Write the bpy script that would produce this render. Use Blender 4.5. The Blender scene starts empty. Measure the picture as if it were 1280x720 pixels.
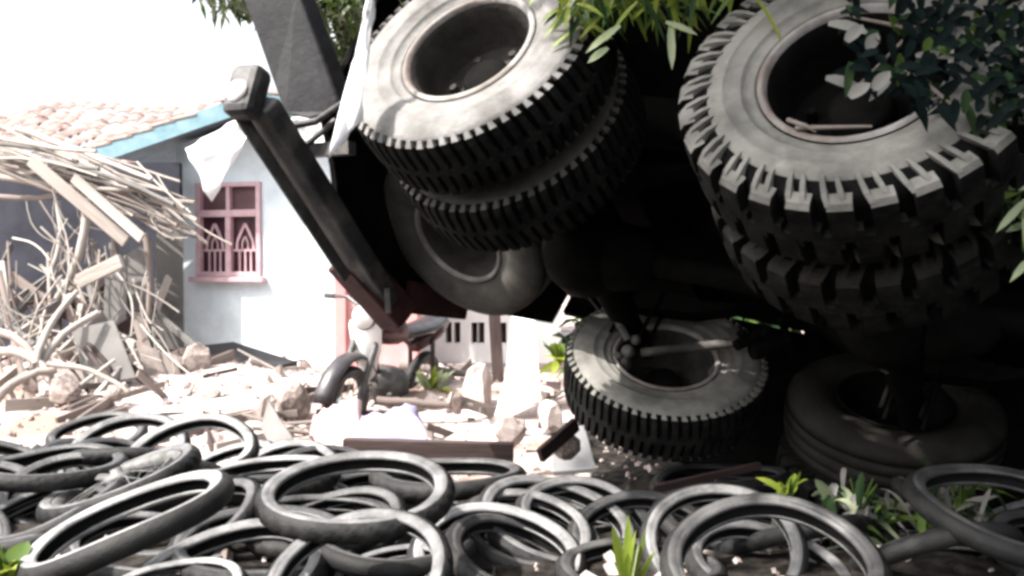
import bpy, math, random
from mathutils import Vector, Matrix, Quaternion, noise
R = math.radians
random.seed(7)
C = bpy.context.scene.collection
V = Vector
# ------------------------------------------------------------------ camera
F = 1209.0
CAM = V((0, 0, 1.15))
PITCH = math.atan(30 / F)
RT = V((1, 0, 0)); FW = V((0, math.cos(PITCH), -math.sin(PITCH))); UP = V((0, math.sin(PITCH), math.cos(PITCH)))
def at(px, py, d):
    return CAM + d * (FW + RT * ((px - 640) / F) - UP * ((py - 360) / F))
def pxy(p):
    q = V(p) - CAM; d = q.dot(FW)
    return 640 + F * q.dot(RT) / d, 360 - F * q.dot(UP) / d
cam_d = bpy.data.cameras.new('camera'); cam = bpy.data.objects.new('camera', cam_d); C.objects.link(cam)
cam.location = CAM; cam.rotation_euler = (R(90) - PITCH, 0, 0)
cam_d.sensor_width = 36; cam_d.lens = 36 * F / 1280; cam_d.clip_end = 2000; cam_d.clip_start = .05
sc = bpy.context.scene; sc.camera = cam

# ------------------------------------------------------------------ light
SUN = V((-.56, -.24, .79)).normalized()
w = bpy.data.worlds.new('World'); sc.world = w; w.use_nodes = True
nt = w.node_tree; nt.nodes.clear()
sky = nt.nodes.new('ShaderNodeTexSky'); sky.sky_type = 'NISHITA'; sky.sun_disc = False
sky.sun_elevation = math.asin(SUN.z); sky.sun_rotation = math.atan2(SUN.x, SUN.y)
sky.dust_density = 6; sky.air_density = 1.3; sky.ozone_density = 1
bg = nt.nodes.new('ShaderNodeBackground'); bg.inputs[1].default_value = .15
wo = nt.nodes.new('ShaderNodeOutputWorld')
hz = nt.nodes.new('ShaderNodeHueSaturation'); hz.inputs['Saturation'].default_value = .3; hz.inputs['Value'].default_value = 1.25
nt.links.new(sky.outputs[0], hz.inputs['Color']); nt.links.new(hz.outputs[0], bg.inputs[0]); nt.links.new(bg.outputs[0], wo.inputs[0])
sd = bpy.data.lights.new('sun', 'SUN'); sd.energy = 4.5; sd.angle = R(.6); sd.color = (1, .95, .88)
so = bpy.data.objects.new('sun', sd); C.objects.link(so); so.location = (-6, 0, 9)
so.rotation_euler = SUN.to_track_quat('Z', 'Y').to_euler()
sc.view_settings.view_transform = 'Standard'; sc.view_settings.look = 'None'
sc.view_settings.exposure = 1.4; sc.view_settings.gamma = 1
sc.render.film_transparent = False
sc.cycles.filter_width = 3.2
sc.cycles.max_bounces = 6; sc.cycles.diffuse_bounces = 3
sc.cycles.use_denoising = True

# ------------------------------------------------------------------ materials
def mat(name, c1, c2=None, scale=8, rough=.8, bump=.3, bscale=40, detail=6, lo=.35, hi=.65, c3=None, s3=2.5, spec=.3, metal=0, trans=0, stretch=(1, 1, 1), bdist=.02):
    m = bpy.data.materials.new(name); m.use_nodes = True
    n = m.node_tree.nodes; l = m.node_tree.links
    p = n['Principled BSDF']; p.inputs['Roughness'].default_value = rough
    p.inputs['Specular IOR Level'].default_value = spec; p.inputs['Metallic'].default_value = metal
    tc = n.new('ShaderNodeTexCoord'); mp = n.new('ShaderNodeMapping'); mp.inputs['Scale'].default_value = stretch
    oi = n.new('ShaderNodeObjectInfo'); l.new(tc.outputs['Object'], mp.inputs['Vector'])
    ad = n.new('ShaderNodeVectorMath'); ad.operation = 'ADD'
    sc_ = n.new('ShaderNodeVectorMath'); sc_.operation = 'SCALE'; sc_.inputs[0].default_value = (13, 7, 5)
    l.new(oi.outputs['Random'], sc_.inputs['Scale']); l.new(mp.outputs[0], ad.inputs[0]); l.new(sc_.outputs[0], ad.inputs[1])
    def nz(s, d=detail):
        t = n.new('ShaderNodeTexNoise'); t.inputs['Scale'].default_value = s; t.inputs['Detail'].default_value = d
        t.inputs['Roughness'].default_value = .62
        l.new(ad.outputs[0], t.inputs['Vector']); return t
    def ramp(t, a, b):
        r = n.new('ShaderNodeMapRange'); r.inputs[1].default_value = a; r.inputs[2].default_value = b
        l.new(t.outputs[0], r.inputs[0]); return r
    def mix(f, a, b):
        x = n.new('ShaderNodeMix'); x.data_type = 'RGBA'
        l.new(f.outputs[0], x.inputs[0])
        for s, v in ((6, a), (7, b)):
            if isinstance(v, tuple): x.inputs[s].default_value = (*v, 1)
            else: l.new(v.outputs[2], x.inputs[s])
        return x
    if c2:
        x = mix(ramp(nz(scale), lo, hi), c1, c2)
        if c3: x = mix(ramp(nz(s3), .45, .7), x, c3)
        l.new(x.outputs[2], p.inputs['Base Color'])
    else:
        p.inputs['Base Color'].default_value = (*c1, 1)
    if bump:
        b = n.new('ShaderNodeBump'); b.inputs['Strength'].default_value = bump; b.inputs['Distance'].default_value = bdist
        l.new(nz(bscale, 8).outputs[0], b.inputs['Height']); l.new(b.outputs[0], p.inputs['Normal'])
    if trans:
        tr = n.new('ShaderNodeBsdfTranslucent'); mx = n.new('ShaderNodeMixShader'); mx.inputs[0].default_value = trans
        if c2: l.new(x.outputs[2], tr.inputs[0])
        else: tr.inputs[0].default_value = (*c1, 1)
        o = n['Material Output']; l.new(p.outputs[0], mx.inputs[1]); l.new(tr.outputs[0], mx.inputs[2]); l.new(mx.outputs[0], o.inputs[0])
    return m
M = dict(
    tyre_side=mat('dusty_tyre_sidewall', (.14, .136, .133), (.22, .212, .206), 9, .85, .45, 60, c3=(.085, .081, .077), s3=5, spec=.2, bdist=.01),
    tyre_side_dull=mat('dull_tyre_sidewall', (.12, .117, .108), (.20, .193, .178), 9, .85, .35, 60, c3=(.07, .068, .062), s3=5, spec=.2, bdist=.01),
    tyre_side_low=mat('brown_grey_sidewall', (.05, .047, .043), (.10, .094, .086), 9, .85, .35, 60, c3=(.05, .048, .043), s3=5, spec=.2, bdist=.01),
    tyre_side_dim=mat('shaded_tyre_sidewall', (.012, .0117, .011), (.027, .026, .024), 7, .9, .5, 60, spec=.06, c3=(.018, .016, .014), bdist=.01),  # darker copy of the sidewall for shaded wheels, shade put into the colour
    tyre_face=mat('worn_black_tread', (.005, .005, .005), (.018, .0175, .0165), 14, .9, .5, 50, spec=.06, bdist=.01),
    tyre_tread=mat('muddy_tread', (.09, .088, .08), (.19, .183, .17), 16, .9, .5, 50, spec=.2, bdist=.01),
    tyre_groove=mat('black_tread_groove', (.004, .004, .004), (.008, .008, .008), 20, .9, .3, 50, spec=.04),
    rim_pale=mat('dusty_rim', (.16, .15, .145), (.28, .27, .26), 12, .6, .3, 50, c3=(.09, .06, .045), spec=.3),
    rim=mat('dark_rim', (.022, .020, .019), (.045, .040, .037), 10, .8, .3, 50, spec=.15),
    shade_steel=mat('shade_black_steel', (.0025, .0025, .0025), (.006, .0056, .005), 12, .8, .3, 40, spec=.05),  # dark steel with the truck underside's shade put into the colour
    bed=mat('shade_black_timber', (.004, .004, .004), (.009, .0085, .008), 12, .95, .3, 40, spec=.03),  # bed boards, the shade beneath them put into the near-black colour
    steel=mat('muddy_grey_steel', (.05, .048, .045), (.12, .113, .105), 14, .7, .3, 50, c3=(.02, .018, .015), spec=.15),
    slate=mat('dark_grey_plate', (.016, .016, .018), (.028, .027, .030), 10, .6, .2, 30),
    bumper=mat('dark_bumper_paint', (.022, .022, .024), (.05, .048, .05), 9, .55, .2, 40, c3=(.13, .12, .115), s3=6),
    rust=mat('rust_red_steel', (.022, .005, .006), (.05, .014, .014), 9, .8, .4, 40),
    moto=mat('dusty_motorcycle_tyre', (.07, .07, .072), (.19, .187, .188), 13, .6, .5, 90, c3=(.035, .035, .036), s3=6, spec=.5, lo=.3, hi=.7, bdist=.006),
    moto_grey=mat('pale_motorcycle_tyre', (.15, .148, .15), (.34, .335, .33), 9, .65, .5, 90, c3=(.09, .09, .09), s3=6, spec=.3, bdist=.006),
    moto_dark=mat('black_motorcycle_tyre', (.02, .02, .021), (.055, .054, .055), 9, .5, .5, 90, spec=.5, c3=(.10, .098, .095), s3=6, bdist=.006),
    moto_tread=mat('black_rubber_tread', (.006, .006, .0062), (.013, .0128, .013), 14, .6, .5, 90, c3=(.026, .025, .024), s3=5, spec=.22, bdist=.006),
    moto_in=mat('tyre_inside', (.006, .006, .006), (.014, .014, .014), 9, .8, .2, 60, spec=.2),
    chrome=mat('dull_wheel_metal', (.14, .14, .14), (.07, .066, .062), 20, .6, .2, 40, metal=.3),
    wall=mat('pale_blue_wall', (.58, .67, .73), (.66, .73, .77), 2, .85, .15, 60, c3=(.44, .51, .55), s3=1.6),
    white=mat('white_wall', (.80, .79, .77), (.72, .70, .68), 3, .85, .15, 60),
    pink=mat('pink_wall', (.50, .21, .22), (.58, .30, .30), 3, .85, .15, 60, c3=(.46, .24, .22)),
    frame=mat('pale_pink_paint', (.42, .27, .30), (.52, .38, .41), 8, .6, .1, 40),
    pane=mat('maroon_glass', (.03, .006, .014), (.05, .012, .022), 4, .35, 0, spec=.5),
    pane2=mat('brown_shutter_board', (.085, .045, .05), (.12, .065, .07), 6, .6, .1, 40),
    teal=mat('pale_teal_fascia', (.10, .19, .23), (.18, .28, .32), 5, .7, .1, 40),
    tile=mat('faded_clay_tile', (.20, .135, .12), (.34, .26, .235), 10, .9, .4, 30, c3=(.13, .09, .08), s3=3),
    soffit=mat('blue_grey_soffit', (.07, .10, .13), (.11, .15, .18), 5, .8, .1, 40),
    shade=mat('shaded_slate_wall', (.022, .024, .034), (.04, .042, .055), 3, .9, .2, 40),
    wood_pale=mat('bleached_timber', (.30, .265, .24), (.17, .145, .13), 10, .85, .5, 30, stretch=(1, 1, .12), c3=(.42, .39, .36)),
    wood=mat('weathered_timber', (.13, .105, .095), (.22, .19, .17), 10, .85, .4, 30, stretch=(1, 1, .12), c3=(.13, .10, .09)),
    wood_dark=mat('dark_brown_timber', (.028, .016, .015), (.06, .04, .037), 10, .8, .4, 30, stretch=(1, 1, .15)),
    bark=mat('grey_bark', (.10, .085, .07), (.19, .17, .145), 14, .9, .6, 20),
    ply=mat('grey_board', (.11, .105, .10), (.17, .16, .155), 5, .85, .2, 40, c3=(.08, .075, .07)),
    rock=mat('broken_masonry', (.38, .31, .29), (.48, .42, .40), 7, .9, .5, 25, c3=(.40, .31, .28), s3=4),
    rock2=mat('brown_rubble', (.13, .10, .09), (.24, .19, .17), 7, .9, .5, 25, c3=(.40, .34, .31), s3=4),
    cloth=mat('white_cloth', (.74, .74, .77), (.82, .82, .83), 4, .85, .2, 30, trans=.25),
    lilac=mat('lilac_cloth', (.22, .20, .32), (.30, .28, .40), 6, .9, .3, 30),
    pinkcloth=mat('pale_pink_cloth', (.40, .26, .26), (.50, .36, .35), 6, .9, .3, 30),
    leaf=mat('green_leaf', (.045, .09, .018), (.11, .16, .03), 5, .55, 0, trans=.35),
    leaf_y=mat('yellow_green_leaf', (.17, .25, .03), (.30, .33, .06), 6, .5, 0, trans=.4),
    leaf_p=mat('pale_leaf', (.30, .36, .20), (.42, .45, .30), 6, .5, 0, trans=.3),
    leaf_d=mat('dark_leaf', (.012, .030, .012), (.03, .055, .02), 5, .75, 0, spec=.12, trans=.25),
    leaf_black=mat('shade_black_leaf', (.003, .006, .006), (.007, .012, .011), 5, .8, 0, trans=.1, spec=.04),  # leaves standing in shade, that darkness put into their colour
    leaf_dry=mat('dry_leaf', (.16, .155, .15), (.26, .25, .23), 6, .7, 0, trans=.25),
    leaf_grey=mat('dusty_leaf', (.13, .155, .09), (.21, .23, .15), 6, .7, 0, trans=.3),
    bike=mat('black_bike_plastic', (.015, .013, .015), (.04, .035, .038), 8, .35, 0, spec=.5),
    bikered=mat('dark_red_bike_paint', (.035, .008, .01), (.06, .014, .018), 8, .35, 0, spec=.5),
    lens=mat('lamp_lens', (.55, .53, .52), (.40, .38, .38), 8, .25, 0, spec=.6),
)
def ground_mat():
    m = bpy.data.materials.new('earth_and_rubble'); m.use_nodes = True
    n = m.node_tree.nodes; l = m.node_tree.links; p = n['Principled BSDF']; p.inputs['Roughness'].default_value = .95
    p.inputs['Specular IOR Level'].default_value = .1
    tc = n.new('ShaderNodeTexCoord')
    def nz(s, d=8):
        t = n.new('ShaderNodeTexNoise'); t.inputs['Scale'].default_value = s; t.inputs['Detail'].default_value = d
        l.new(tc.outputs['Object'], t.inputs['Vector']); return t.outputs[0]
    def mr(s, a, b):
        r = n.new('ShaderNodeMapRange'); l.new(s, r.inputs[0]); r.inputs[1].default_value = a; r.inputs[2].default_value = b; return r.outputs[0]
    def mix(f, a, b):
        x = n.new('ShaderNodeMix'); x.data_type = 'RGBA'; l.new(f, x.inputs[0])
        for s, v in ((6, a), (7, b)):
            if isinstance(v, tuple): x.inputs[s].default_value = (*v, 1)
            else: l.new(v, x.inputs[s])
        return x.outputs[2]
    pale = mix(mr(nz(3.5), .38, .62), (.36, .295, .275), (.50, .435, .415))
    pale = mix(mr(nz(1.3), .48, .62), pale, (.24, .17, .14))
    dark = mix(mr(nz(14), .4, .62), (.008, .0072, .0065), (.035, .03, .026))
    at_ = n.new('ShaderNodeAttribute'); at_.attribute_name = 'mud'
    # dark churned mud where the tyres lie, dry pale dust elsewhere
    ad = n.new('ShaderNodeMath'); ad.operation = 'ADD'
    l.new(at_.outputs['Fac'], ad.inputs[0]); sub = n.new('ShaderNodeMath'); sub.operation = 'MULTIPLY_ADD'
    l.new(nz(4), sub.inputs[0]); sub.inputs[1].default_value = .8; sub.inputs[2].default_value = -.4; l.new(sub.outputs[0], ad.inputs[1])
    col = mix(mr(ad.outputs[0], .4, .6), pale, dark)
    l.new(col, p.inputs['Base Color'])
    b = n.new('ShaderNodeBump'); b.inputs['Strength'].default_value = .7; b.inputs['Distance'].default_value = .05
    l.new(nz(18), b.inputs['Height']); l.new(b.outputs[0], p.inputs['Normal'])
    return m

# ------------------------------------------------------------------ mesh builder
def frame_m(o, z, x=None):
    z = V(z).normalized()
    if x is None: x = V((0, 0, 1)) if abs(z.z) < .9 else V((1, 0, 0))
    x = V(x); x = (x - z * x.dot(z)).normalized(); y = z.cross(x)
    m = Matrix((x, y, z)).transposed().to_4x4(); m.translation = V(o); return m
class MB:
    def __init__(s): s.v = []; s.f = []; s.mi = []; s.sm = []
    def add(s, vs, fs, mi=0, smooth=False):
        b = len(s.v); s.v += [V(p) for p in vs]
        for k, f in enumerate(fs):
            s.f.append([b + i for i in f]); s.mi.append(mi[k] if isinstance(mi, list) else mi); s.sm.append(smooth)
    def box(s, m, sx, sy, sz, mi=0):
        vs = [m @ V((x * sx / 2, y * sy / 2, z * sz / 2)) for x in (-1, 1) for y in (-1, 1) for z in (-1, 1)]
        s.add(vs, [(0, 1, 3, 2), (4, 6, 7, 5), (0, 4, 5, 1), (2, 3, 7, 6), (0, 2, 6, 4), (1, 5, 7, 3)], mi)
    def abox(s, p, q, mi=0):
        p = V(p); q = V(q); s.box(Matrix.Translation((p + q) / 2), abs(q.x - p.x), abs(q.y - p.y), abs(q.z - p.z), mi)
    def beam(s, p, q, a, b, mi=0, x=None):
        p = V(p); q = V(q); s.box(frame_m((p + q) / 2, q - p, x), a, b, (q - p).length, mi)
    def tube(s, pts, rad, n=10, mi=0, cap=True):
        pts = [V(p) for p in pts]; rad = rad if isinstance(rad, (list, tuple)) else [rad] * len(pts)
        vs = []; fs = []; xr = None
        for i, p in enumerate(pts):
            d = pts[min(i + 1, len(pts) - 1)] - pts[max(i - 1, 0)]
            m = frame_m(p, d, xr); xr = m.to_3x3().col[0]
            for k in range(n):
                t = 2 * math.pi * k / n
                vs.append(m @ V((math.cos(t) * rad[i], math.sin(t) * rad[i], 0)))
        for i in range(len(pts) - 1):
            for k in range(n):
                fs.append((i * n + k, i * n + (k + 1) % n, (i + 1) * n + (k + 1) % n, (i + 1) * n + k))
        s.add(vs, fs, mi, True)
        if cap:
            s.add(vs[:n], [tuple(range(n - 1, -1, -1))], mi); s.add(vs[-n:], [tuple(range(n))], mi)
    def lathe(s, prof, n, m=Matrix(), mi=0, closed=False, smooth=True, mod=None):
        """prof: (axial z, radius[, material])"""
        vs = []; fs = []; ms = []
        k = len(prof)
        for j in range(n):
            t = 2 * math.pi * j / n
            for i, q in enumerate(prof):
                z, r = q[0], q[1]
                if mod: z, r = mod(i, j, z, r)
                vs.append(m @ V((r * math.cos(t), r * math.sin(t), z)))
        for j in range(n):
            j2 = (j + 1) % n
            for i in range(k if closed else k - 1):
                i2 = (i + 1) % k
                fs.append((j * k + i, j2 * k + i, j2 * k + i2, j * k + i2)); ms.append(prof[i][2] if len(prof[i]) > 2 else mi)
        s.add(vs, fs, ms, smooth)
    def leaf(s, p, d, L, wd, up=None, bend=.3, mi=0, seg=3):
        p = V(p); d = V(d).normalized(); up = V(up) if up is not None else V((random.uniform(-1, 1), random.uniform(-1, 1), 1))
        side = d.cross(up)
        if side.length < 1e-3: side = d.orthogonal()
        side.normalize(); nr = side.cross(d)
        vs = []; fs = []
        for i in range(seg + 1):
            t = i / seg; c = p + d * (L * t) - V((0, 0, 1)) * (bend * L * t * t)
            ww = wd * (math.sin(math.pi * min(.97, t * .85 + .12)) ** .8) * .5 if i < seg else wd * .02
            vs += [c - side * ww + nr * ww * .35, c, c + side * ww + nr * ww * .35]
        for i in range(seg):
            b = i * 3
            fs += [(b, b + 1, b + 4, b + 3), (b + 1, b + 2, b + 5, b + 4)]
        s.add(vs, fs, mi, True)
    def build(s, name, mats, parent=None, inv=None, bevel=0, loc=None):
        me = bpy.data.meshes.new(name)
        vv = s.v
        if inv is not None: vv = [inv @ p for p in vv]
        if loc is not None: vv = [p - V(loc) for p in vv]
        me.from_pydata([tuple(p) for p in vv], [], s.f)
        for m in (mats if isinstance(mats, (list, tuple)) else [mats]): me.materials.append(M[m] if isinstance(m, str) else m)
        me.polygons.foreach_set('material_index', s.mi); me.polygons.foreach_set('use_smooth', s.sm)
        me.update()
        o = bpy.data.objects.new(name, me); C.objects.link(o)
        if parent: o.parent = parent
        if loc is not None: o.location = loc
        if bevel:
            b = o.modifiers.new('bevel', 'BEVEL'); b.width = bevel; b.segments = 2; b.limit_method = 'ANGLE'; b.angle_limit = R(40)
        return o
def tag(o, label, cat, group=None, kind=None):
    o['label'] = label; o['category'] = cat; o['kind'] = 'thing'
    if group: o['group'] = group
    if kind: o['kind'] = kind
    return o
def empty(name, m=None):
    o = bpy.data.objects.new(name, None); C.objects.link(o); o.empty_display_size = .2
    if m is not None: o.matrix_world = m
    return o
def copy_tree(o, parent=None):
    c = o.copy(); C.objects.link(c)
    if parent: c.parent = parent
    for ch in [x for x in C.objects if x.parent == o]: copy_tree(ch, c)
    return c
def face_m(px, py, d, th, rho):
    """matrix whose Z is the normal of a ring that shows tilted th degrees (up to the right), minor/major rho"""
    o = at(px, py, d); v = (CAM - o).normalized(); r = V((0, 0, 1)).cross(v).normalized(); u = v.cross(r)
    s = math.sqrt(max(0, 1 - rho * rho)); t = R(th)
    n = v * rho + s * (-math.sin(t) * r + math.cos(t) * u)
    return frame_m(o, n, r)

# ------------------------------------------------------------------ ground
def smooth(a, b, x):
    t = max(0, min(1, (x - a) / (b - a))); return t * t * (3 - 2 * t)
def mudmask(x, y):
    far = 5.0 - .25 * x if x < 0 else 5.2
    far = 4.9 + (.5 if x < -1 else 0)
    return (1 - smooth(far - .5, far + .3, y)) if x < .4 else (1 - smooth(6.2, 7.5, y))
def gh(x, y):
    far = 3.7 + .9 * smooth(.5, -1.5, x)
    h = .26 * (1 - smooth(far - .9, far + .5, y)) * smooth(-6, -3.5, x) * (1 - smooth(3, 5, x))
    n = noise.noise(V((x * .9, y * .9, 3))) * .05 + noise.noise(V((x * 2.7, y * 2.7, 1))) * .03
    d = 1 if y < 20 else max(0, 1 - (y - 20) / 20)
    h += n * d
    h += .30 * math.exp(-((x + 4.0) ** 2 / 1.6 + (y - 9.3) ** 2 / 1.2))       # rubble bank by the fallen shed
    h += .22 * math.exp(-((x + 2.3) ** 2 / 2.5 + (y - 8.0) ** 2 / 2.0))
    h += .16 * math.exp(-((x + .3) ** 2 / .8 + (y - 7.6) ** 2 / 1.0))
    h += .24 * math.exp(-((x - .72) ** 2 / .12 + (y - 4.3) ** 2 / .10))
    h += .35 * math.exp(-((x - 3.5) ** 2 / 3.0 + (y - 6.8) ** 2 / 1.6))
    return h
def axis(lo, hi, fine_lo, fine_hi, st):
    a = []; x = fine_lo
    while x <= fine_hi: a.append(x); x += st
    s = st; x = a[-1]
    while x < hi: s *= 1.35; x += s; a.append(x)
    s = st; x = a[0]; pre = []
    while x > lo: s *= 1.35; x -= s; pre.append(x)
    return pre[::-1] + a
xs = axis(-400, 400, -7, 6, .09); ys = axis(-60, 600, .6, 13, .09)
gv = []; mud = []
for y in ys:
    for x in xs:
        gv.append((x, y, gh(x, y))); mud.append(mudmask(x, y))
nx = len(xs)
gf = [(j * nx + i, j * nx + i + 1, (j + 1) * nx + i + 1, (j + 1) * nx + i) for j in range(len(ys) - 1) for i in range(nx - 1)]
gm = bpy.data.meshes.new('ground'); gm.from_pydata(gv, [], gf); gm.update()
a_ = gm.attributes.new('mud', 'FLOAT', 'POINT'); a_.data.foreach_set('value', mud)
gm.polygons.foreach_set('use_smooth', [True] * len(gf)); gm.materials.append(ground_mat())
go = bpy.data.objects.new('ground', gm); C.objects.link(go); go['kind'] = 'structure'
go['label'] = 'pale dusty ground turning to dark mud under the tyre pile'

# ------------------------------------------------------------------ truck wheels
def truck_tyre(name, mats, lugs, deep, long_lug=True):
    """ring lying in XY, outer face towards +Z, with shoulder lugs"""
    b = MB()
    P = [(.075, .222, 0), (.098, .232, 0), (.1015, .238, 0), (.100, .241, 0), (.108, .262, 0), (.114, .265, 0), (.1135, .270, 0), (.119, .305, 0), (.1225, .308, 0), (.1215, .313, 0), (.121, .336, 0), (.112, .350, 2), (.104, .372, 2), (.092, .388, 2), (.066, .398, 2), (0, .402, 2)]
    if not deep: P = P[:10] + [(.121, .336, 1), (.1205, .355, 1), (.117, .378, 1), (.110, .394, 2), (.08, .406, 2), (0, .409, 2)]
    P = P + [(-z, r, (P[i - 1][2] if i else 0)) for i, (z, r, _) in list(enumerate(P))[:-1][::-1]]
    P += [(-.068, .226, 3), (-.09, .27, 3), (-.09, .36, 3), (0, .385, 3), (.09, .36, 3), (.09, .27, 3), (.068, .226, 3)]
    b.lathe(P, 96, closed=True)
    pitch = 2 * math.pi / lugs
    prof = [(.1225, .338), (.1245, .368), (.119, .400), (.108, .421), (.082, .428), (.02, .431)]
    base = [(.114, .338), (.110, .365), (.103, .382), (.092, .398), (.07, .405), (.02, .408)]
    rj = random.Random(lugs)
    if deep: ribs = [(-.21, .075), (.21, .075)]
    else: ribs = [(0, .27)]
    i_first = 0 if deep else 2
    for side in (1, -1):
        for k in range(lugs):
            t0 = k * pitch + (0 if side > 0 else pitch / 2)
            chip = rj.random() < .07
            for off, wl in ribs:
                vs = []; i_range = range(i_first, 4 if deep else len(prof)); jz = rj.uniform(-.0035, .002); jt = rj.uniform(-.05, .05) * pitch
                for i in i_range:
                    for (z, r) in (prof[i], base[i]):
                        for e in (-1, 1):
                            t = t0 + jt + off * pitch * (1 if i < 3 else .95) + .10 * pitch * i + e * wl * pitch * (.7 if i == i_first else 1)
                            vs.append(V((r * math.cos(t), r * math.sin(t), side * (z + jz - (.004 if chip else 0)))))
                n_ = len(i_range); fs = []; ms = []
                for i in range(n_ - 1):
                    q = i * 4; p_ = q + 4; lt = 1 if i + i_first < 3 else 4
                    fs += [(q, q + 1, p_ + 1, p_), (q, p_, p_ + 2, q + 2), (q + 1, q + 3, p_ + 3, p_ + 1)]; ms += [lt, lt, lt]
                fs += [(0, 2, 3, 1), (n_ * 4 - 4, n_ * 4 - 3, n_ * 4 - 1, n_ * 4 - 2)]; ms += [1, 4]
                b.add(vs, fs, ms)
            if deep:        # the block that joins the two ribs over the tread
                vs = []
                for (z, r) in ((.1125, .416), (.100, .427), (.07, .431), (.012, .432)):
                    for rr in (r, r - .03):
                        for e in (-1, 1):
                            t = t0 + .35 * pitch + e * .30 * pitch; vs.append(V((rr * math.cos(t), rr * math.sin(t), side * z)))
                fs = []; ms = []
                for i in range(3):
                    q = i * 4; p_ = q + 4
                    fs += [(q, q + 1, p_ + 1, p_), (q, p_, p_ + 2, q + 2), (q + 1, q + 3, p_ + 3, p_ + 1)]; ms += [1 if i == 0 else 4, 4, 4]
                fs += [(0, 2, 3, 1), (12, 13, 15, 14)]; ms += [1, 4]
                b.add(vs, fs, ms)
        # centre blocks
    for k in range(lugs):
        t0 = k * pitch
        for e, zz in ((0, -.012), (1, .012)):
            t = t0 + e * pitch / 2
            vs = []
            for r in (.431, .405):
                for z in (-.022, .022):
                    for d in (-1, 1):
                        tt = t + d * .3 * pitch
                        vs.append(V((r * math.cos(tt), r * math.sin(tt), z + zz)))
            b.add(vs, [(0, 1, 3, 2), (0, 4, 5, 1), (2, 3, 7, 6), (0, 2, 6, 4), (1, 5, 7, 3)], 4)
    return b
def smooth_tyre():
    b = MB()
    P = [(.075, .222, 0), (.098, .232, 0), (.108, .262, 0), (.113, .268, 0), (.120, .31, 0), (.121, .345, 0), (.117, .370, 0), (.105, .395, 0), (.088, .414, 1), (.06, .420, 1), (.057, .412, 2), (.05, .412, 2), (.047, .421, 1), (.006, .424, 1), (.004, .414, 2)]
    P = P + [(-z, r, P[i - 1][2] if i else 0) for i, (z, r, _) in list(enumerate(P))[::-1]]
    P += [(-.068, .226, 3), (-.09, .27, 3), (-.09, .36, 3), (0, .385, 3), (.09, .36, 3), (.09, .27, 3), (.068, .226, 3)]
    b.lathe(P, 96, closed=True); return b
def truck_rim():
    b = MB()
    b.lathe([(.100, .228), (.106, .222), (.104, .212), (.088, .206)], 64, mi=0)
    b.lathe([(.088, .206), (.072, .196), (.02, .190), (-.055, .186), (-.075, .176)], 64, mi=1)
    b.lathe([(-.075, .176), (-.085, .15), (-.082, .115), (-.070, .10), (-.066, .085)], 64, mi=1)
    b.lathe([(-.066, .085), (-.03, .078), (-.02, .066), (-.016, .0)], 48, mi=2)
    b.lathe([(-.088, .222), (-.1, .226), (-.104, .215), (-.09, .2), (-.075, .176)], 64, mi=0)
    for k in range(6):
        t = 2 * math.pi * k / 6
        p = V((.128 * math.cos(t), .128 * math.sin(t), -.084)); b.tube([p, p + V((0, 0, .035))], [.016, .014], 6, 1)
    return b
TY = {k: truck_tyre(*a) for k, a in dict(big=('t', None, 29, 1), fine=('t', None, 66, 0)).items()}
TY['smooth'] = smooth_tyre(); RIM = truck_rim()
def tmesh(o): return o.data

# truck frame: X towards the tail, Y across towards the raised side, Z the truck's own up
A = V((-.40, -.72, .574)).normalized(); Lx = V((-.916, .70, .19)); Lx = (Lx - A * Lx.dot(A)).normalized(); Nz = Lx.cross(A)
P0 = at(584, 58, 3.0)
TR = Matrix((Lx, A, Nz)).transposed().to_4x4(); TR.translation = P0          # F frame
BASE = V((-.5, -2.4, -.40))
TB = TR @ Matrix.Translation(BASE)
truck = empty('overturned_truck', TB)
tag(truck, 'dark truck tipped on its side with its muddy wheels and underside in view', 'truck')
INV = TB.inverted(); LOC = Matrix.Translation(-BASE)      # world -> root ; F -> root
def tp(name, b, mats, bevel=0): return b.build(name, mats, truck, LOC, bevel)       # given in F frame
def tpw(name, b, mats, bevel=0): return b.build(name, mats, truck, INV, bevel)      # given in world
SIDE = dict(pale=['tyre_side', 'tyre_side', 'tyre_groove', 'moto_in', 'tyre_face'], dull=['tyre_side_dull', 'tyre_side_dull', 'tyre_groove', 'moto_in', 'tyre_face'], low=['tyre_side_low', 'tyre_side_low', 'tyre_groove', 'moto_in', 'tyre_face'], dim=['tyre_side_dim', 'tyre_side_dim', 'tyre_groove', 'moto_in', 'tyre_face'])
cache = {}
def wheel(F_m, kind, tone, name='wheel', rim='rim', wm=None, pale_rim=False):
    e = empty(name); e.parent = truck
    e.matrix_local = (LOC @ F_m) if wm is None else (INV @ wm)
    key = (kind, tone)
    if key not in cache:
        t = TY[kind].build('tyre', SIDE[tone], e); cache[key] = t
    else:
        t = cache[key].copy(); C.objects.link(t); t.parent = e
    rk = 'rim' + str(pale_rim)
    if rk not in cache:
        r = RIM.build('rim', ['shade_steel' if pale_rim is None else 'rim_pale', 'rim' if pale_rim else 'shade_steel', 'shade_steel'], e); cache[rk] = r  # hollow and hub get darker colours that stand in for recess shade
    else:
        r = cache[rk].copy(); C.objects.link(r); r.parent = e
    return e
def wm_(x, y, flip=False, spin=0):
    z = V((0, 1, 0)) * (-1 if flip else 1)
    return frame_m((x, y, 0), z, V((1, 0, 0))) @ Matrix.Rotation(spin, 4, 'Z')
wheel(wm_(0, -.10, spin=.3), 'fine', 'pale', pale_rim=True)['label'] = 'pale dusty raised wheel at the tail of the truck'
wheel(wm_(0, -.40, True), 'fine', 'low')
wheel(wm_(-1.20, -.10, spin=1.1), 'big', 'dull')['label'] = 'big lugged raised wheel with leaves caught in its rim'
wheel(wm_(-1.20, -.40, True), 'big', 'dim')
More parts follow.
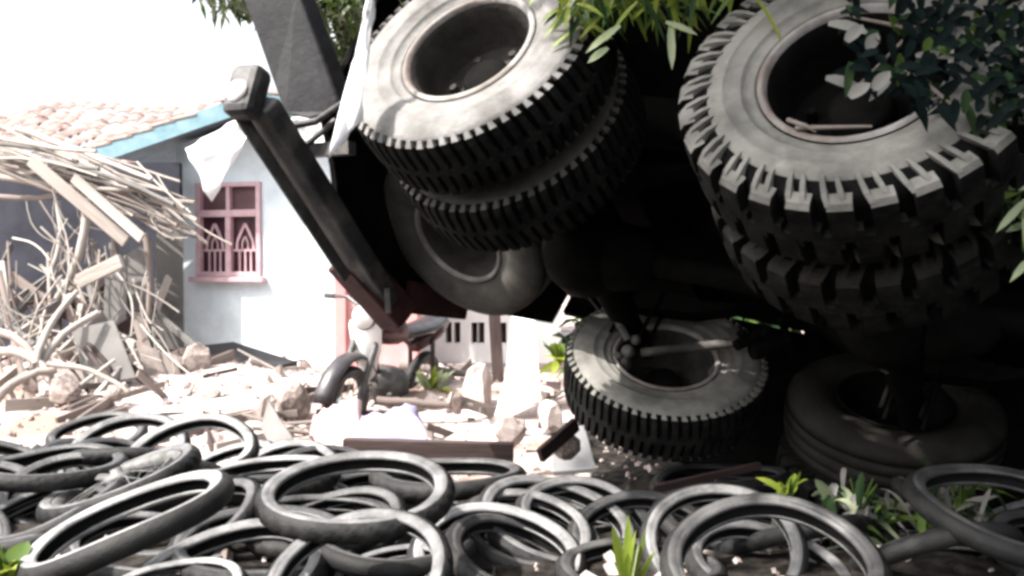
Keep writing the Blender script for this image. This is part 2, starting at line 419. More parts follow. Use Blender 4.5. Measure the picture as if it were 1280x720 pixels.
for x in (0, -1.17):
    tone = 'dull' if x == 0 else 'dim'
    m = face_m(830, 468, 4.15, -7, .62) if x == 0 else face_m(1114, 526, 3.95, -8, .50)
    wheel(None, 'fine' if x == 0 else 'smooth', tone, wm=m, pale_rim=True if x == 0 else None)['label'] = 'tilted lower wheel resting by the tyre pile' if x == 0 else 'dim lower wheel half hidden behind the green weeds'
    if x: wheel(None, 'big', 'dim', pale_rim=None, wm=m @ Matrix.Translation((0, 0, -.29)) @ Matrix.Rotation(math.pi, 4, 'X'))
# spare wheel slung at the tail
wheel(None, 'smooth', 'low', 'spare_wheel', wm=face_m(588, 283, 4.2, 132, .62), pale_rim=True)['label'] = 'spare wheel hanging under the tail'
def prism_x(b, poly, x0, x1):
    n = len(poly); vs = [V((x0, y, z)) for y, z in poly] + [V((x1, y, z)) for y, z in poly]
    b.add(vs, [tuple(range(n)), tuple(range(2 * n - 1, n - 1, -1))] + [(i, i + n, (i + 1) % n + n, (i + 1) % n) for i in range(n)])
# axles
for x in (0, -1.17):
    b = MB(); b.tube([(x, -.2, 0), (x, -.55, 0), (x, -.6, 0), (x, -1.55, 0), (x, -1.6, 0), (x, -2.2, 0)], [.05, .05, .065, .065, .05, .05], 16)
    ax = tp('axle', b, 'shade_steel')
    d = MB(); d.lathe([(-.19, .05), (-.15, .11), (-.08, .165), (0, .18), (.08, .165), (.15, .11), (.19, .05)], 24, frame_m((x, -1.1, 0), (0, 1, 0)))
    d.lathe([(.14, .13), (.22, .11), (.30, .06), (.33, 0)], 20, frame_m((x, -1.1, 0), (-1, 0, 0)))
    d.build('differential', 'shade_steel', ax, LOC)
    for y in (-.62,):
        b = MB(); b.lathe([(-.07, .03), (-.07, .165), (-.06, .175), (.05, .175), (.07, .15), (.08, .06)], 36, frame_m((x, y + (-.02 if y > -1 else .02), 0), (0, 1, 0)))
        tp('brake_drum', b, 'shade_steel')
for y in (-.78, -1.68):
    b = MB(); b.abox((.95, y - .04, .33), (-4.0, y + .04, .51)); tp('chassis_rail', b, 'shade_steel', .006)
    for x in (0, -1.17):
        b = MB()
        for k in range(6):
            h = .48 - .06 * k; pts = [(x + h * q, y, .10 + .016 * k + .13 * (abs(q) * h / .48) ** 2) for q in (-1, -.5, 0, .5, 1)]
            for i in range(4): b.beam(pts[i], pts[i + 1], .07, .013, x=(0, 1, 0))
        sp = tp('leaf_spring', b, 'shade_steel')
        u = MB()
        for dx in (-.07, .07): u.tube([(x + dx, y - .045, -.09), (x + dx, y - .045, .2)], .01, 6); u.tube([(x + dx, y + .045, -.09), (x + dx, y + .045, .2)], .01, 6)
        u.build('spring_clamp', 'shade_steel', sp, LOC)
for x in (.8, .3, -.6, -1.8, -2.6, -3.4):
    b = MB(); b.abox((x - .04, -1.64, .35), (x + .04, -.82, .49)); tp('cross_member', b, 'shade_steel', .005)
b = MB()
for k in range(12):
    y0 = .12 - 2.65 * k / 12
    b.abox((.98, y0, .622), (-4.2, y0 - 2.65 / 12 + .006, .67))
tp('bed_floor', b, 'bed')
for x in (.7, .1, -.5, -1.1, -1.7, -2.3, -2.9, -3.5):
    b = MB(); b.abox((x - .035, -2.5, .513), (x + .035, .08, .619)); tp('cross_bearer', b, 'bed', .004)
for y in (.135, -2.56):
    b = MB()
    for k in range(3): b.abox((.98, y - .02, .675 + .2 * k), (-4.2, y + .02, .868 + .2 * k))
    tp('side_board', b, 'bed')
# added dark boards that fill the black gap below the bed's far edge
b = MB()
for k in range(4): b.abox(((.97, .72, .42, .1)[k], -2.532, .615 - .21 * k), (-4.2, -2.572, .41 - .21 * k))
tp('dark_fill_panel', b, 'bed', .004)['label'] = 'dark boards added below the bed to fill the shaded gap'
# hanging tail board, under-run bumper and brackets
b = MB(); prism_x(b, [(-.3, .615), (-.42, .0), (-.62, -.12), (-.78, -.24), (-1.42, -.32), (-1.56, -.2), (-2.0, .05), (-2.53, .32), (-2.53, .615)], .985, 1.02); tp('tail_board', b, 'bed', .004)
b = MB(); p, q = at(322, 128, 3.55), at(494, 396, 4.45)
b.beam(p, q, .085, .16, x=Nz); bp = tpw('rear_bumper', b, 'bumper', .012)
d = (q - p).normalized()
b = MB(); b.beam(p + d * .02 + V((-.075, -.05, -.02)), p + d * .95 + V((-.075, -.05, -.03)), .05, .022, x=Nz); b.build('edge_strip', 'steel', bp, INV, .006)
b = MB(); cpt = p + V((-.03, -.03, .03)); m_ = frame_m(cpt, V((-.35, -.75, .3)), d)
b.box(m_, .20, .13, .10); tl = b.build('tail_lamp', 'bumper', bp, INV, .03)
b = MB(); b.lathe([(.052, .045), (.06, .04), (.066, .02), (.067, 0)], 24, m_ @ Matrix.Translation((.02, 0, 0)))
b.build('lens', 'lens', bp, INV)
b = MB(); b.beam(at(432, 322, 4.3), at(500, 398, 4.42), .14, .20, x=Nz)
b.beam(at(440, 345, 4.35), at(560, 370, 4.9), .05, .18, x=(0, 0, 1)); tpw('tail_bracket', b, 'rust', .008)
b = MB(); b.beam((.955, -1.36, -.27), (.955, -1.74, -.06), .05, .15, x=(1, 0, 0)); tp('tail_sill', b, 'rust', .006)
b = MB(); b.beam(at(452, 350, 4.2), at(468, 332, 4.2), .03, .03); b.beam(at(484, 360, 4.2), at(486, 392, 4.2), .025, .03); tpw('hook_bolt', b, 'steel', .004)
# big torn plate / mud guard at the tail
b = MB(); c0 = [at(300, -10, 3.85), at(372, -10, 3.75), at(424, 128, 3.75), at(414, 142, 3.75), at(385, 149, 3.78), at(355, 143, 3.82), at(345, 105, 3.85)]
off = V((.05, .06, .02))
n_ = len(c0); b.add(c0 + [p + off for p in c0], [tuple(range(n_)), tuple(range(2 * n_ - 1, n_ - 1, -1))] + [(i, i + n_, (i + 1) % n_ + n_, (i + 1) % n_) for i in range(n_)])
tpw('mud_guard', b, 'slate', .01)
b = MB(); b.tube([at(352, 160, 3.7), at(395, 152, 3.7), at(430, 128, 3.6)], .014, 8); b.tube([at(375, 188, 3.7), at(420, 150, 3.7)], .012, 8)
b.beam(at(360, 190, 3.8), at(440, 185, 3.7), .05, .06); tpw('guard_stay', b, 'bumper')
# rods and joints seen between the wheels
b = MB(); b.tube([at(724, 316, 4.1), at(752, 366, 4.1), at(785, 424, 4.1)], [.012, .016, .018], 8); tpw('brake_rod', b, 'steel')
b = MB(); b.tube([at(802, 441, 4.1), at(924, 428, 3.95)], .02, 8); tpw('torque_rod', b, 'steel')
b = MB()
for (x, y, r) in ((785, 440, .032), (780, 455, .036), (772, 448, .03), (795, 425, .025)): b.lathe([(-r, 0), (-.7 * r, .7 * r), (0, r), (.7 * r, .7 * r), (r, 0)], 10, frame_m(at(x, y, 4.1), (.2, -1, .3)))
tpw('ball_joint', b, 'steel')
b = MB()
for (x0, y0, x1, y1, r) in ((920, 432, 960, 412, .025), (940, 440, 985, 428, .035), (955, 415, 990, 440, .02), (975, 400, 985, 420, .015), (925, 415, 950, 440, .02)):
    b.tube([at(x0, y0, 3.9), at(x1, y1, 3.95)], r, 8)
tpw('universal_joint', b, 'shade_steel')
b = MB(); b.tube([(.0, -1.1, 0), (-1.0, -1.1, .02), (-1.17, -1.1, .03), (-3.9, -1.1, .2)], [.045, .045, .045, .045], 14); tp('drive_shaft', b, 'shade_steel')
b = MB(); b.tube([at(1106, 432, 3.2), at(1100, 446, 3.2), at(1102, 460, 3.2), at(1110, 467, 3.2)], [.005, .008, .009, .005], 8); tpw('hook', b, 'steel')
b = MB(); b.lathe([(-.4, 0), (-.4, .2), (-.38, .22), (.38, .22), (.4, .2), (.4, 0)], 28, frame_m((-2.55, -2.05, .3), (1, 0, 0))); tp('fuel_tank', b, 'shade_steel')
b = MB(); b.lathe([(-.3, 0), (-.3, .11), (-.28, .125), (.28, .125), (.3, .11), (.3, 0)], 24, frame_m((-2.4, -.55, .3), (1, 0, 0))); tp('air_tank', b, 'shade_steel')

# ------------------------------------------------------------------ motorcycle tyres
def moto_tyre(seed, tread):
    rnd = random.Random(seed); b = MB()
    ph = rnd.uniform(0, 6); wob = rnd.uniform(.004, .012); ov = rnd.uniform(.0, .02)
    P = [(-.020, .221, 0), (-.030, .224, 0), (-.034, .234, 0), (-.0335, .236, 0), (-.0365, .239, 0), (-.038, .249, 0), (-.036, .257, 1), (-.031, .266, 1), (-.021, .274, 1), (-.009, .279, 1), (.009, .279, 1), (.021, .274, 1), (.031, .266, 1), (.036, .257, 0), (.038, .249, 0), (.0365, .239, 0), (.0335, .236, 0), (.034, .234, 0), (.030, .224, 0), (.020, .221, 2),
         (.017, .224, 2), (.028, .236, 2), (.028, .25, 2), (.012, .27, 2), (-.012, .27, 2), (-.028, .25, 2), (-.028, .236, 2), (-.017, .224, 0)]
    def mod(i, j, z, r):
        t = 2 * math.pi * j / 120
        if tread and 6 <= i <= 12:
            k = (j + abs(i - 9) * (1 if tread == 1 else 2)) % 4
            if k < 1: r -= .007
        r *= 1 + ov * math.cos(2 * t + ph)
        return z + wob * math.sin(2 * t + ph) + .5 * wob * math.sin(3 * t), r
    b.lathe(P, 120, closed=True, mod=mod)
    return b
def moto_meshes():
    out = {}
    for mt in ('moto', 'moto_grey', 'moto_dark'):
        for s in range(3):
            o = moto_tyre(s * 7 + len(mt), (1, 0, 2)[s]).build('motorcycle_tyre', [mt, 'moto_tread', 'moto_in'])
            out[(mt, s)] = o.data; bpy.data.objects.remove(o)
    return out
MT = moto_meshes()
def put_tyre(m, mt, s, label, scale=1.0, group='discarded motorcycle tyres'):
    o = bpy.data.objects.new('motorcycle_tyre', MT[(mt, s)]); C.objects.link(o)
    o.matrix_world = m @ Matrix.Rotation(random.uniform(0, 6), 4, 'Z') @ Matrix.Diagonal((scale * random.uniform(.97, 1.04), scale, scale * .84, 1))
    return tag(o, label, 'tyre', group)
named = [
 # px py major tilt ratio mat var label
 (160, 655, 272, 20, .20, 'moto_grey', 1, 'pale bald tyre lying nearly edge-on, lowest at the left end'),
 (445, 618, 250, 3, .40, 'moto', 0, 'upper of the two big hoops in the middle of the pile'),
 (447, 722, 244, 16, .68, 'moto', 2, 'steep tyre standing up in front of the middle hoop'),
 (287, 720, 250, 12, .50, 'moto', 0, 'tyre arching behind the small pale one at the bottom edge'),
 (222, 738, 170, 4, .42, 'moto_grey', 1, 'small pale tyre cut off by the bottom edge'),
 (238, 568, 172, 10, .50, 'moto_grey', 2, 'grey tyre propped at the back of the pile before the pale ground'),
 (160, 566, 150, 14, .62, 'moto', 0, 'dark tyre leaning behind the propped grey tyre'),
 (122, 544, 120, 6, .42, 'moto_dark', 1, 'thin black tyre farthest back on the left'),
 (-30, 630, 160, -4, .40, 'moto_grey', 1, 'pale tyre end poking in at the left edge'),
 (652, 668, 184, -8, .60, 'moto', 2, 'upright grey hoop in the middle of the pile left of the corn leaf'),
 (695, 655, 215, -14, .50, 'moto', 0, 'tyre leaning just behind the upright grey hoop'),
 (735, 655, 190, -18, .55, 'moto', 1, 'hindmost tyre of the three nested hoops beside the corn leaf'),
 (966, 706, 288, 0, .58, 'moto_dark', 2, 'large dark tyre below the green plant'),
 (962, 712, 215, -12, .46, 'moto', 0, 'smaller tyre lying inside the large dark one'),
 (1262, 640, 250, -12, .38, 'moto_dark', 1, 'dark tyre at the right end of the pile'),
 (488, 716, 150, 10, .38, 'moto', 0, 'tyre lying flat inside the steep front tyre'),
 (690, 572, 110, 50, .50, 'moto_dark', 1, 'dark tyre standing by the lower truck wheel'),
 (560, 596, 200, 0, .18, 'moto_dark', 0, 'black tyre lying flat behind the middle hoop'),
 (900, 602, 180, 6, .16, 'moto_dark', 2, 'black tyre lying flat under the lower truck wheel'),
 (330, 600, 190, 4, .22, 'moto_grey', 0, 'tyre lying flat between the grey and the middle hoops'),
 (60, 585, 190, 0, .20, 'moto_dark', 2, 'black tyre lying flat at the left behind the pale bald tyre'),
 (50, 652, 200, 12, .26, 'moto_dark', 0, 'black tyre under the upper end of the pale bald tyre'),
 (1180, 715, 220, 10, .40, 'moto_dark', 1, 'black tyre at the bottom right corner'),
 (800, 715, 210, 0, .34, 'moto_dark', 0, 'black tyre low beside the corn leaf'),
 (420, 665, 190, 20, .5, 'moto_dark', 2, 'black tyre inside the upper middle hoop'),
]
DOV = {(447, 722): 2.36, (560, 596): 3.6, (900, 602): 4.0}
for i, (px, py, wd, th, rho, mt, s, lab) in enumerate(named):
    d = .56 * F / wd
    if py > 640: d = min(d, .86 * F / (py - 330))
    d = DOV.get((px, py), d)
    put_tyre(face_m(px, py, d, th, rho), mt, s, lab, wd * d / (.56 * F))
# spoked wheel
def spoked(m, label):
    e = empty('motorcycle_wheel', m); tag(e, label, 'wheel', 'discarded motorcycle tyres')
    t = bpy.data.objects.new('tyre', MT[('moto', 0)]); C.objects.link(t); t.parent = e
    b = MB(); b.lathe([(-.03, .212), (-.032, .222), (-.024, .208), (0, .196), (.024, .208), (.032, .222), (.03, .212), (.02, .2), (0, .188), (-.02, .2)], 64, closed=True); b.build('rim', 'chrome', e)
    b = MB(); b.lathe([(-.06, 0), (-.06, .02), (-.045, .022), (-.045, .045), (-.03, .05), (.03, .05), (.045, .045), (.045, .022), (.06, .02), (.06, 0)], 20); b.build('hub', 'chrome', e)
    b = MB()
    for k in range(32):
        t0 = 2 * math.pi * k / 32; t1 = t0 + (.35 if k % 4 < 2 else -.35); z = .035 if k % 2 else -.035
        b.tube([(.046 * math.cos(t1), .046 * math.sin(t1), z), (.195 * math.cos(t0), .195 * math.sin(t0), 0)], .0022, 5, cap=False)
    b.build('spokes', 'chrome', e)
    return e
spoked(face_m(152, 606, 3.35, 19, .17), 'spoked wheel lying nearly edge-on above the pale bald tyre')
put_tyre(face_m(655, 706, 2.8, -22, .42), 'moto_dark', 0, 'black tyre lying inside the upright grey hoop', .9)
# the rest of the heap
rnd = random.Random(5); placed = []
for k in range(4000):
    if len(placed) >= 54: break
    x = rnd.uniform(-3.1, 2.5); y = rnd.uniform(2.75, 5.1)
    if abs(x) > .57 * y + .3: continue
    lim = 4.75 + (.15 if x < -.6 else -.75)
    if x < -.3 and x > -1.0: lim = 4.4
    if y > lim: continue
    if any((x - a) ** 2 + (y - c) ** 2 < .22 ** 2 for a, c in placed): continue
    placed.append((x, y))
    n = V((rnd.gauss(0, .28), rnd.gauss(-.08, .26), 1))
    z = gh(x, y) + (rnd.uniform(.02, .06) if y < 3.6 else rnd.uniform(.02, .13))
    mt = rnd.choice(['moto', 'moto_dark', 'moto_dark', 'moto_grey'] if x < .3 else ['moto_dark', 'moto_dark', 'moto'])
    put_tyre(frame_m((x, y, z), n, (1, 0, 0)), mt, rnd.randrange(3), 'dusty motorcycle tyre half buried under other tyres of the pile', rnd.uniform(.85, 1.02))

# ------------------------------------------------------------------ houses
hx = V((math.cos(R(15)), -math.sin(R(15)), 0)); hy = V((math.sin(R(15)), math.cos(R(15)), 0))
ho = at(222, 440, 11.5); ho.z = 0
HM = Matrix((hx, hy, V((0, 0, 1)))).transposed().to_4x4(); HM.translation = ho
house = empty('blue_house', HM); tag(house, 'pale blue house with a pink framed window and tiled gable roof', 'house')
RIDX, EAV, SL = 1.4, 2.42, .27
def rz(x): return EAV + SL * (x + .7) if x < RIDX else EAV + SL * (RIDX + .7) - SL * (x - RIDX)
b = MB(); W0, W1, Z0, Z1 = .27, 1.12, 1.0, 2.10; XR = 2 * RIDX
def prism(b, poly, y0, y1, mi=0):
    n = len(poly); vs = [V((x, y0, z)) for x, z in poly] + [V((x, y1, z)) for x, z in poly]
    b.add(vs, [tuple(range(n)), tuple(range(2 * n - 1, n - 1, -1))] + [(i, i + n, (i + 1) % n + n, (i + 1) % n) for i in range(n)], mi)
prism(b, [(0, -.3), (W0, -.3), (W0, rz(W0) - .06), (0, rz(0) - .06)], 0, .14)
prism(b, [(W0, -.3), (W1, -.3), (W1, Z0), (W0, Z0)], 0, .14)
prism(b, [(W0, Z1), (W1, Z1), (W1, rz(W1) - .06), (W0, rz(W0) - .06)], 0, .14)
prism(b, [(W1, -.3), (XR, -.3), (XR, rz(XR) - .06), (RIDX, rz(RIDX) - .06), (W1, rz(W1) - .06)], 0, .14)
b.abox((0, .14, -.3), (.14, 6, 2.5)); b.abox((XR - .14, .14, -.3), (XR, 6, 2.5))
b.build('wall', 'wall', house)
wf = MB()
for x0, x1, z0, z1 in ((W0, W0 + .06, Z0, Z1), (W1 - .06, W1, Z0, Z1), (W0 + .06, W1 - .06, Z1 - .05, Z1), (W0 + .06, W1 - .06, Z0, Z0 + .06), (W0 + .06, W1 - .06, 1.70, 1.78)):
    wf.abox((x0, -.03, z0), (x1, .1, z1))
xm = (W0 + W1) / 2; wf.abox((xm - .035, -.025, Z0 + .06), (xm + .035, .1, 1.70)); wf.abox((xm - .025, -.02, 1.78), (xm + .025, .1, Z1 - .05))
wf.abox((W0 - .06, -.09, Z0 - .06), (W1 + .06, 0.0, Z0 - .002))
win = wf.build('window', 'frame', house, bevel=.006)
for (x0, x1) in ((W0 + .06, xm - .035), (xm + .035, W1 - .06)):
    b = MB(); b.abox((x0, .05, Z0 + .06), (x1, .06, 1.70)); b.build('pane', 'pane', win)
    b = MB(); x_ = (x0 + x1) / 2; wd = x1 - x0
    for k in (-.22, .0, .22): b.beam((x_ + k * wd, .03, Z0 + .06), (x_ + k * wd, .03, Z0 + .30), .022, .02)
    b.beam((x0, .03, Z0 + .31), (x1, .03, Z0 + .31), .025, .02)
    pts = [(x_ - .33 * wd, Z0 + .32), (x_ - .30 * wd, Z0 + .42), (x_ - .16 * wd, Z0 + .52), (x_, Z0 + .62), (x_ + .16 * wd, Z0 + .52), (x_ + .30 * wd, Z0 + .42), (x_ + .33 * wd, Z0 + .32)]
    for i in range(6): b.beam((pts[i][0], .03, pts[i][1]), (pts[i + 1][0], .03, pts[i + 1][1]), .03, .024)
    pts = [(x_ - .12 * wd, Z0 + .32), (x_ - .11 * wd, Z0 + .40), (x_, Z0 + .47), (x_ + .11 * wd, Z0 + .40), (x_ + .12 * wd, Z0 + .32)]
    for i in range(4): b.beam((pts[i][0], .03, pts[i][1]), (pts[i + 1][0], .03, pts[i + 1][1]), .018, .024)
    b.build('grille', 'frame', win)
for (x0, x1) in ((W0 + .06, xm - .025), (xm + .025, W1 - .06)):
    b = MB(); b.abox((x0, .05, 1.78), (x1, .06, Z1 - .05)); b.build('transom_board', 'pane2', win)
# roof
b = MB()
for (xa, xb) in ((-.75, RIDX), (RIDX, XR + .75)):
    prism(b, [(xa, rz(xa)), (xb, rz(xb)), (xb, rz(xb) + .05), (xa, rz(xa) + .05)], -.52, 6.2)
roof = b.build('roof', 'soffit', house)
rt = MB()
for (sgn) in (1, -1):
    for r_ in range(8):
        for c in range(26):
            u = -.8 + r_ * .275; x = u if sgn > 0 else XR - u
            y = -.56 + c * .26
            if random.random() < .06 and r_ > 0: continue
            jz = random.uniform(-.012, .02); t = random.uniform(-.05, .05)
            x1 = x + sgn * .34
            z0 = rz(x) + .085 + jz; z1 = rz(x + sgn * .3) + .06 + jz
            vs = []
            for i in range(5):
                f = i / 4; yy = y + f * .25; arch = .045 * math.sin(math.pi * f)
                vs += [V((x + t * .1, yy, z0 + arch)), V((x1, yy, z1 + arch)), V((x + t * .1, yy, z0 + arch - .018)), V((x1, yy, z1 + arch - .018))]
            fs = []
            for i in range(4):
                q = i * 4; fs += [(q, q + 4, q + 5, q + 1), (q, q + 2, q + 6, q + 4)]
            fs += [(0, 1, 3, 2), (16, 18, 19, 17)]
            rt.add(vs, fs, 0)
rt.build('tiles', 'tile', roof)
b = MB()
for (xa, xb) in ((-.78, RIDX - .01), (RIDX + .01, XR + .78)):
    prism(b, [(xa, rz(xa) - .13), (xb, rz(xb) - .13), (xb, rz(xb) + .055), (xa, rz(xa) + .055)], -.55, -.523)
b.build('barge_board', 'teal', house)
# house behind, long faded roof slope
b = MB(); NB = at(60, 200, 16); NB.z = 0
nb = empty('tiled_house', Matrix.Translation(NB)); tag(nb, 'low house farther back under a sagging faded tile roof', 'house')
b.abox((-4.5, 0, -.2), (3.2, 5, 2.55)); b.build('wall', 'white', nb)
b = MB()
for r_ in range(11):
    for c in range(30):
        if random.random() < .08: continue
        x = -4.9 + c * .28; y = -.6 + r_ * .3; sag = -.25 * math.sin(c * .23) ** 2 + .1 * math.sin(r_ * .8 + c * .3)
        z = 2.45 + r_ * .165 + sag + random.uniform(-.03, .04)
        vs = []
        for i in range(5):
            f = i / 4; xx = x + f * .27; ar = .05 * math.sin(math.pi * f)
            vs += [V((xx, y, z + ar + .03)), V((xx, y + .36, z + ar + .19)), V((xx, y, z + ar)), V((xx, y + .36, z + ar + .16))]
        fs = []
        for i in range(4):
            q = i * 4; fs += [(q, q + 4, q + 5, q + 1), (q, q + 2, q + 6, q + 4)]
        b.add(vs, fs)
b.abox((-4.7, -.3, 2.15), (3.4, 2.9, 2.25))
b.build('roof', 'tile', nb)
# pink wall and white vented wall seen under the truck
b = MB(); q0, q1 = at(428, 470, 10.4), at(520, 470, 10.2)
pw = MB(); q0.z = 0; q1.z = 0; dd = (q1 - q0); pw.beam(q0 + V((0, 0, -.2)) + dd / 2, q0 + dd / 2 + V((0, 0, 1.95)), dd.length, .16, x=dd)
for e_ in (0.02, .98): pw.beam(q0 + dd * e_ + V((0, -.06, -.2)), q0 + dd * e_ + V((0, -.06, 2.05)), .13, .14, x=dd)
pw = pw.build('pink_wall', 'pink', None, loc=tuple(q0), bevel=.01); tag(pw, 'pink plastered wall stub between the blue house and the white wall', 'wall')
q0, q1 = at(512, 470, 11.2), at(700, 470, 11.0); q0.z = 0; q1.z = 0; dd = q1 - q0; ln = dd.length
WM = frame_m(q0, (0, 0, 1), dd); wv = empty('vented_wall', WM); tag(wv, 'white wall with a row of dark narrow vent openings', 'wall')
b = MB(); zc = [.40, .60]
b.abox((0, 0, -.3), (ln, .14, .24)); b.abox((0, 0, .48), (ln, .14, 1.6))
ox = [.12, .42, .52, .72, .80, 1.02, 1.35]; prev = 0
for x in ox: b.abox((prev, 0, .24), (x, .14, .48)); prev = x + (.075 if x < 1 else .11)
b.abox((prev, 0, .24), (ln, .14, .48)); b.build('wall', 'white', wv)
b = MB(); b.abox((.05, .16, .2), (ln - .05, .2, .6)); b.build('backing_board', 'wood_dark', wv)
b = MB(); b.abox((-.05, -.06, -.3), (ln, -.002, .02)); b.build('plinth', 'rock', wv)
bx = MB(); p = at(624, 500, 8.2); p.z = gh(p.x, p.y) - .1; bx.beam(p, at(618, 390, 8.3), .10, .12); tag(bx.build('fence_post', 'wood_dark', loc=tuple(p)), 'dark wooden post in front of the white vented wall', 'post')

# fallen shed: slate blue back wall, its shade put into the colour
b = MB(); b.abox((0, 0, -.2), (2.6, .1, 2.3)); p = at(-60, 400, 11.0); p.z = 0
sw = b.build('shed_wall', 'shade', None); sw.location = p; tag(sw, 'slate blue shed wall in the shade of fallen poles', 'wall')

# ------------------------------------------------------------------ debris: poles, planks, boards
def pole(x0, y0, d0, x1, y1, d1, r, mt='wood_pale', bend=0, label=None, name='bamboo_pole', cat='pole', flat=0, group=None):
    p, q = at(x0, y0, d0), at(x1, y1, d1); b = MB(); p_ = (p + q) / 2
    if flat:
        b.beam(p, q, flat, r * 2, x=(0, 0, 1) if abs((q - p).normalized().z) < .9 else (1, 0, 0))
    else:
        pts = []; side = (q - p).cross(V((0, 1, 0))).normalized()
        for i in range(9):
            t = i / 8; pts.append(p + (q - p) * t + side * bend * math.sin(math.pi * t) + V((random.uniform(-1, 1), random.uniform(-1, 1), random.uniform(-1, 1))) * r * .25)
        b.tube(pts, [r * (1.0 + (.08 if i % 2 else 0)) * (1 - .03 * i) for i in range(9)], 9)
    inv = Matrix.Translation(-p_)
    # keep local Z along the length for the grain
    fm = frame_m(p_, q - p); o = b.build(name, mt, None, fm.inverted(), .004 if flat else 0); o.matrix_world = fm
    return tag(o, label, cat, group)
RP = 'poles fallen from the shed roof'
random.seed(40)
roofpoles_up = [(-20, 168, 120, 190), (-15, 150, 90, 200), (20, 160, 190, 225), (-20, 176, 210, 240), (40, 165, 140, 215), (0, 158, 60, 190)]
RL = 'bleached pole slumped across the fallen shed roof'
roofpoles = [(-10, 180, 160, 235), (-20, 195, 240, 285), (0, 205, 205, 262), (10, 182, 235, 262), (40, 190, 232, 248), (-10, 215, 150, 245), (-20, 205, 120, 230), (60, 185, 245, 275), (90, 200, 215, 290), (-20, 190, 90, 215), (20, 200, 190, 240), (0, 188, 150, 205), (110, 210, 245, 296), (-20, 222, 100, 250)]
roofpoles += [(x0 + random.uniform(-30, 40), y0 + random.uniform(-14, 22), x1 + random.uniform(-40, 15), y1 + random.uniform(-25, 12)) for (x0, y0, x1, y1) in roofpoles * 2]
roofpoles += roofpoles_up
for i, (x0, y0, x1, y1) in enumerate(roofpoles):
    d = 9.0 + .12 * (i % 7); pole(x0, y0, d + .3, x1, y1, d - .3, random.uniform(.010, .030), random.choice(['wood_pale', 'wood_pale', 'wood_pale', 'wood', 'ply']), random.uniform(-.08, .08), RL, group=RP)
singles = [
 (38, 200, 8.8, 158, 302, 8.6, .015, 'wood_pale', .11, 'wide pale plank hanging end-down from the shed roof', 1),
 (92, 222, 8.7, 178, 298, 8.5, .015, 'wood_pale', .09, 'second pale plank hanging just right of the wide one', 1),
 (108, 262, 8.8, 70, 376, 8.6, .055, 'wood_pale', 0, 'thick bent pale pole standing under the fallen roof', 0),
 (72, 252, 9.2, 62, 345, 9.1, .035, 'wood_pale', 0, 'thin upright stick before the slate blue wall', 0),
 (-12, 412, 7.6, 52, 458, 7.4, .045, 'wood_pale', 0, 'pale pole sloping down from the left edge to the crossing', 0),
 (50, 458, 7.4, 122, 392, 7.8, .045, 'wood_pale', 0, 'pale pole rising right from the crossing of poles', 0),
 (45, 455, 7.3, 96, 365, 7.9, .04, 'wood_pale', 0, 'steepest pale pole rising from the crossing of poles', 0),
 (-12, 440, 7.4, 60, 464, 7.3, .05, 'wood_pale', 0, 'low pale pole running from the left edge into the crossing', 0),
 (60, 456, 7.2, 160, 490, 7.0, .03, 'wood_pale', 0, 'pale stick running down right from the crossing to the ground', 0),
 (-10, 505, 7.0, 70, 462, 7.2, .05, 'wood_pale', 0, 'pale pole leaning up from the lower left edge', 0),
 (98, 352, 8.4, 152, 326, 8.3, .02, 'wood_pale', .12, 'short pale board end jutting from the heap', 1),
 (115, 300, 8.9, 118, 380, 8.8, .03, 'wood', 0, 'brown upright stick beside the thick bent pole', 0),
 (182, 292, 8.9, 176, 452, 8.6, .04, 'wood', 0, 'grey shed post at the left of the blue wall', 0),
 (140, 290, 9.3, 150, 440, 9.0, .035, 'wood', 0, 'brown shed post leaning among grey boards', 0),
 (110, 430, 7.8, 145, 500, 7.5, .03, 'wood_dark', 0, 'dark brown stake in the debris heap', 0),
 (170, 395, 8.5, 196, 480, 8.0, .03, 'wood', .10, 'brown board stuck upright by the blue wall foot', 1),
]
for s in singles:
    pole(*s[:9], s[9], flat=s[7 + 0] and 0 or 0) if False else pole(s[0], s[1], s[2], s[3], s[4], s[5], s[6] * (1 if s[10] else .72), s[7], .06 if not s[10] else 0, s[9], 'timber_plank' if s[10] else 'bamboo_pole', 'plank' if s[10] else 'pole', s[8] if s[10] else 0)
rnd = random.Random(29)
for i in range(46):
    x0 = rnd.uniform(-20, 200); y0 = rnd.uniform(200, 440); an = R(rnd.uniform(20, 110)); L = rnd.uniform(50, 130); d = 9.3 - (y0 - 200) / 240 * 1.4
    pole(x0, y0, d, x0 + L * math.cos(an), y0 + L * math.sin(an), d - rnd.uniform(0, .5), rnd.uniform(.005, .011), rnd.choice(['wood_pale', 'wood_pale', 'ply', 'wood']), rnd.uniform(-.16, .16),
         'thin split-bamboo strip dangling in the wreck of the shed', 'bamboo_strip', 'strip', 0, 'split bamboo strips in the wrecked shed')
rnd = random.Random(11)
for i in range(80):
    cx = rnd.uniform(-10, 150 if i % 5 else 225); cy = rnd.uniform(345, 490); d = 10.2 - (cy - 345) / 145 * 3.0
    an = R(rnd.choice([rnd.uniform(15, 70), rnd.uniform(100, 165), rnd.uniform(75, 105)])); L = rnd.uniform(25, 62)
    fl = rnd.random() < .45
    pole(cx - L * math.cos(an), cy + L * math.sin(an), d - .2, cx + L * math.cos(an), cy - L * math.sin(an), d + .3, rnd.uniform(.008, .024), rnd.choice(['wood', 'wood', 'ply', 'wood_pale', 'wood_dark']), 0,
         'broken stick or board jammed in the heap of the fallen shed', 'broken_timber', 'timber', rnd.uniform(.05, .13) if fl else 0, 'broken timber heaped under the fallen shed')
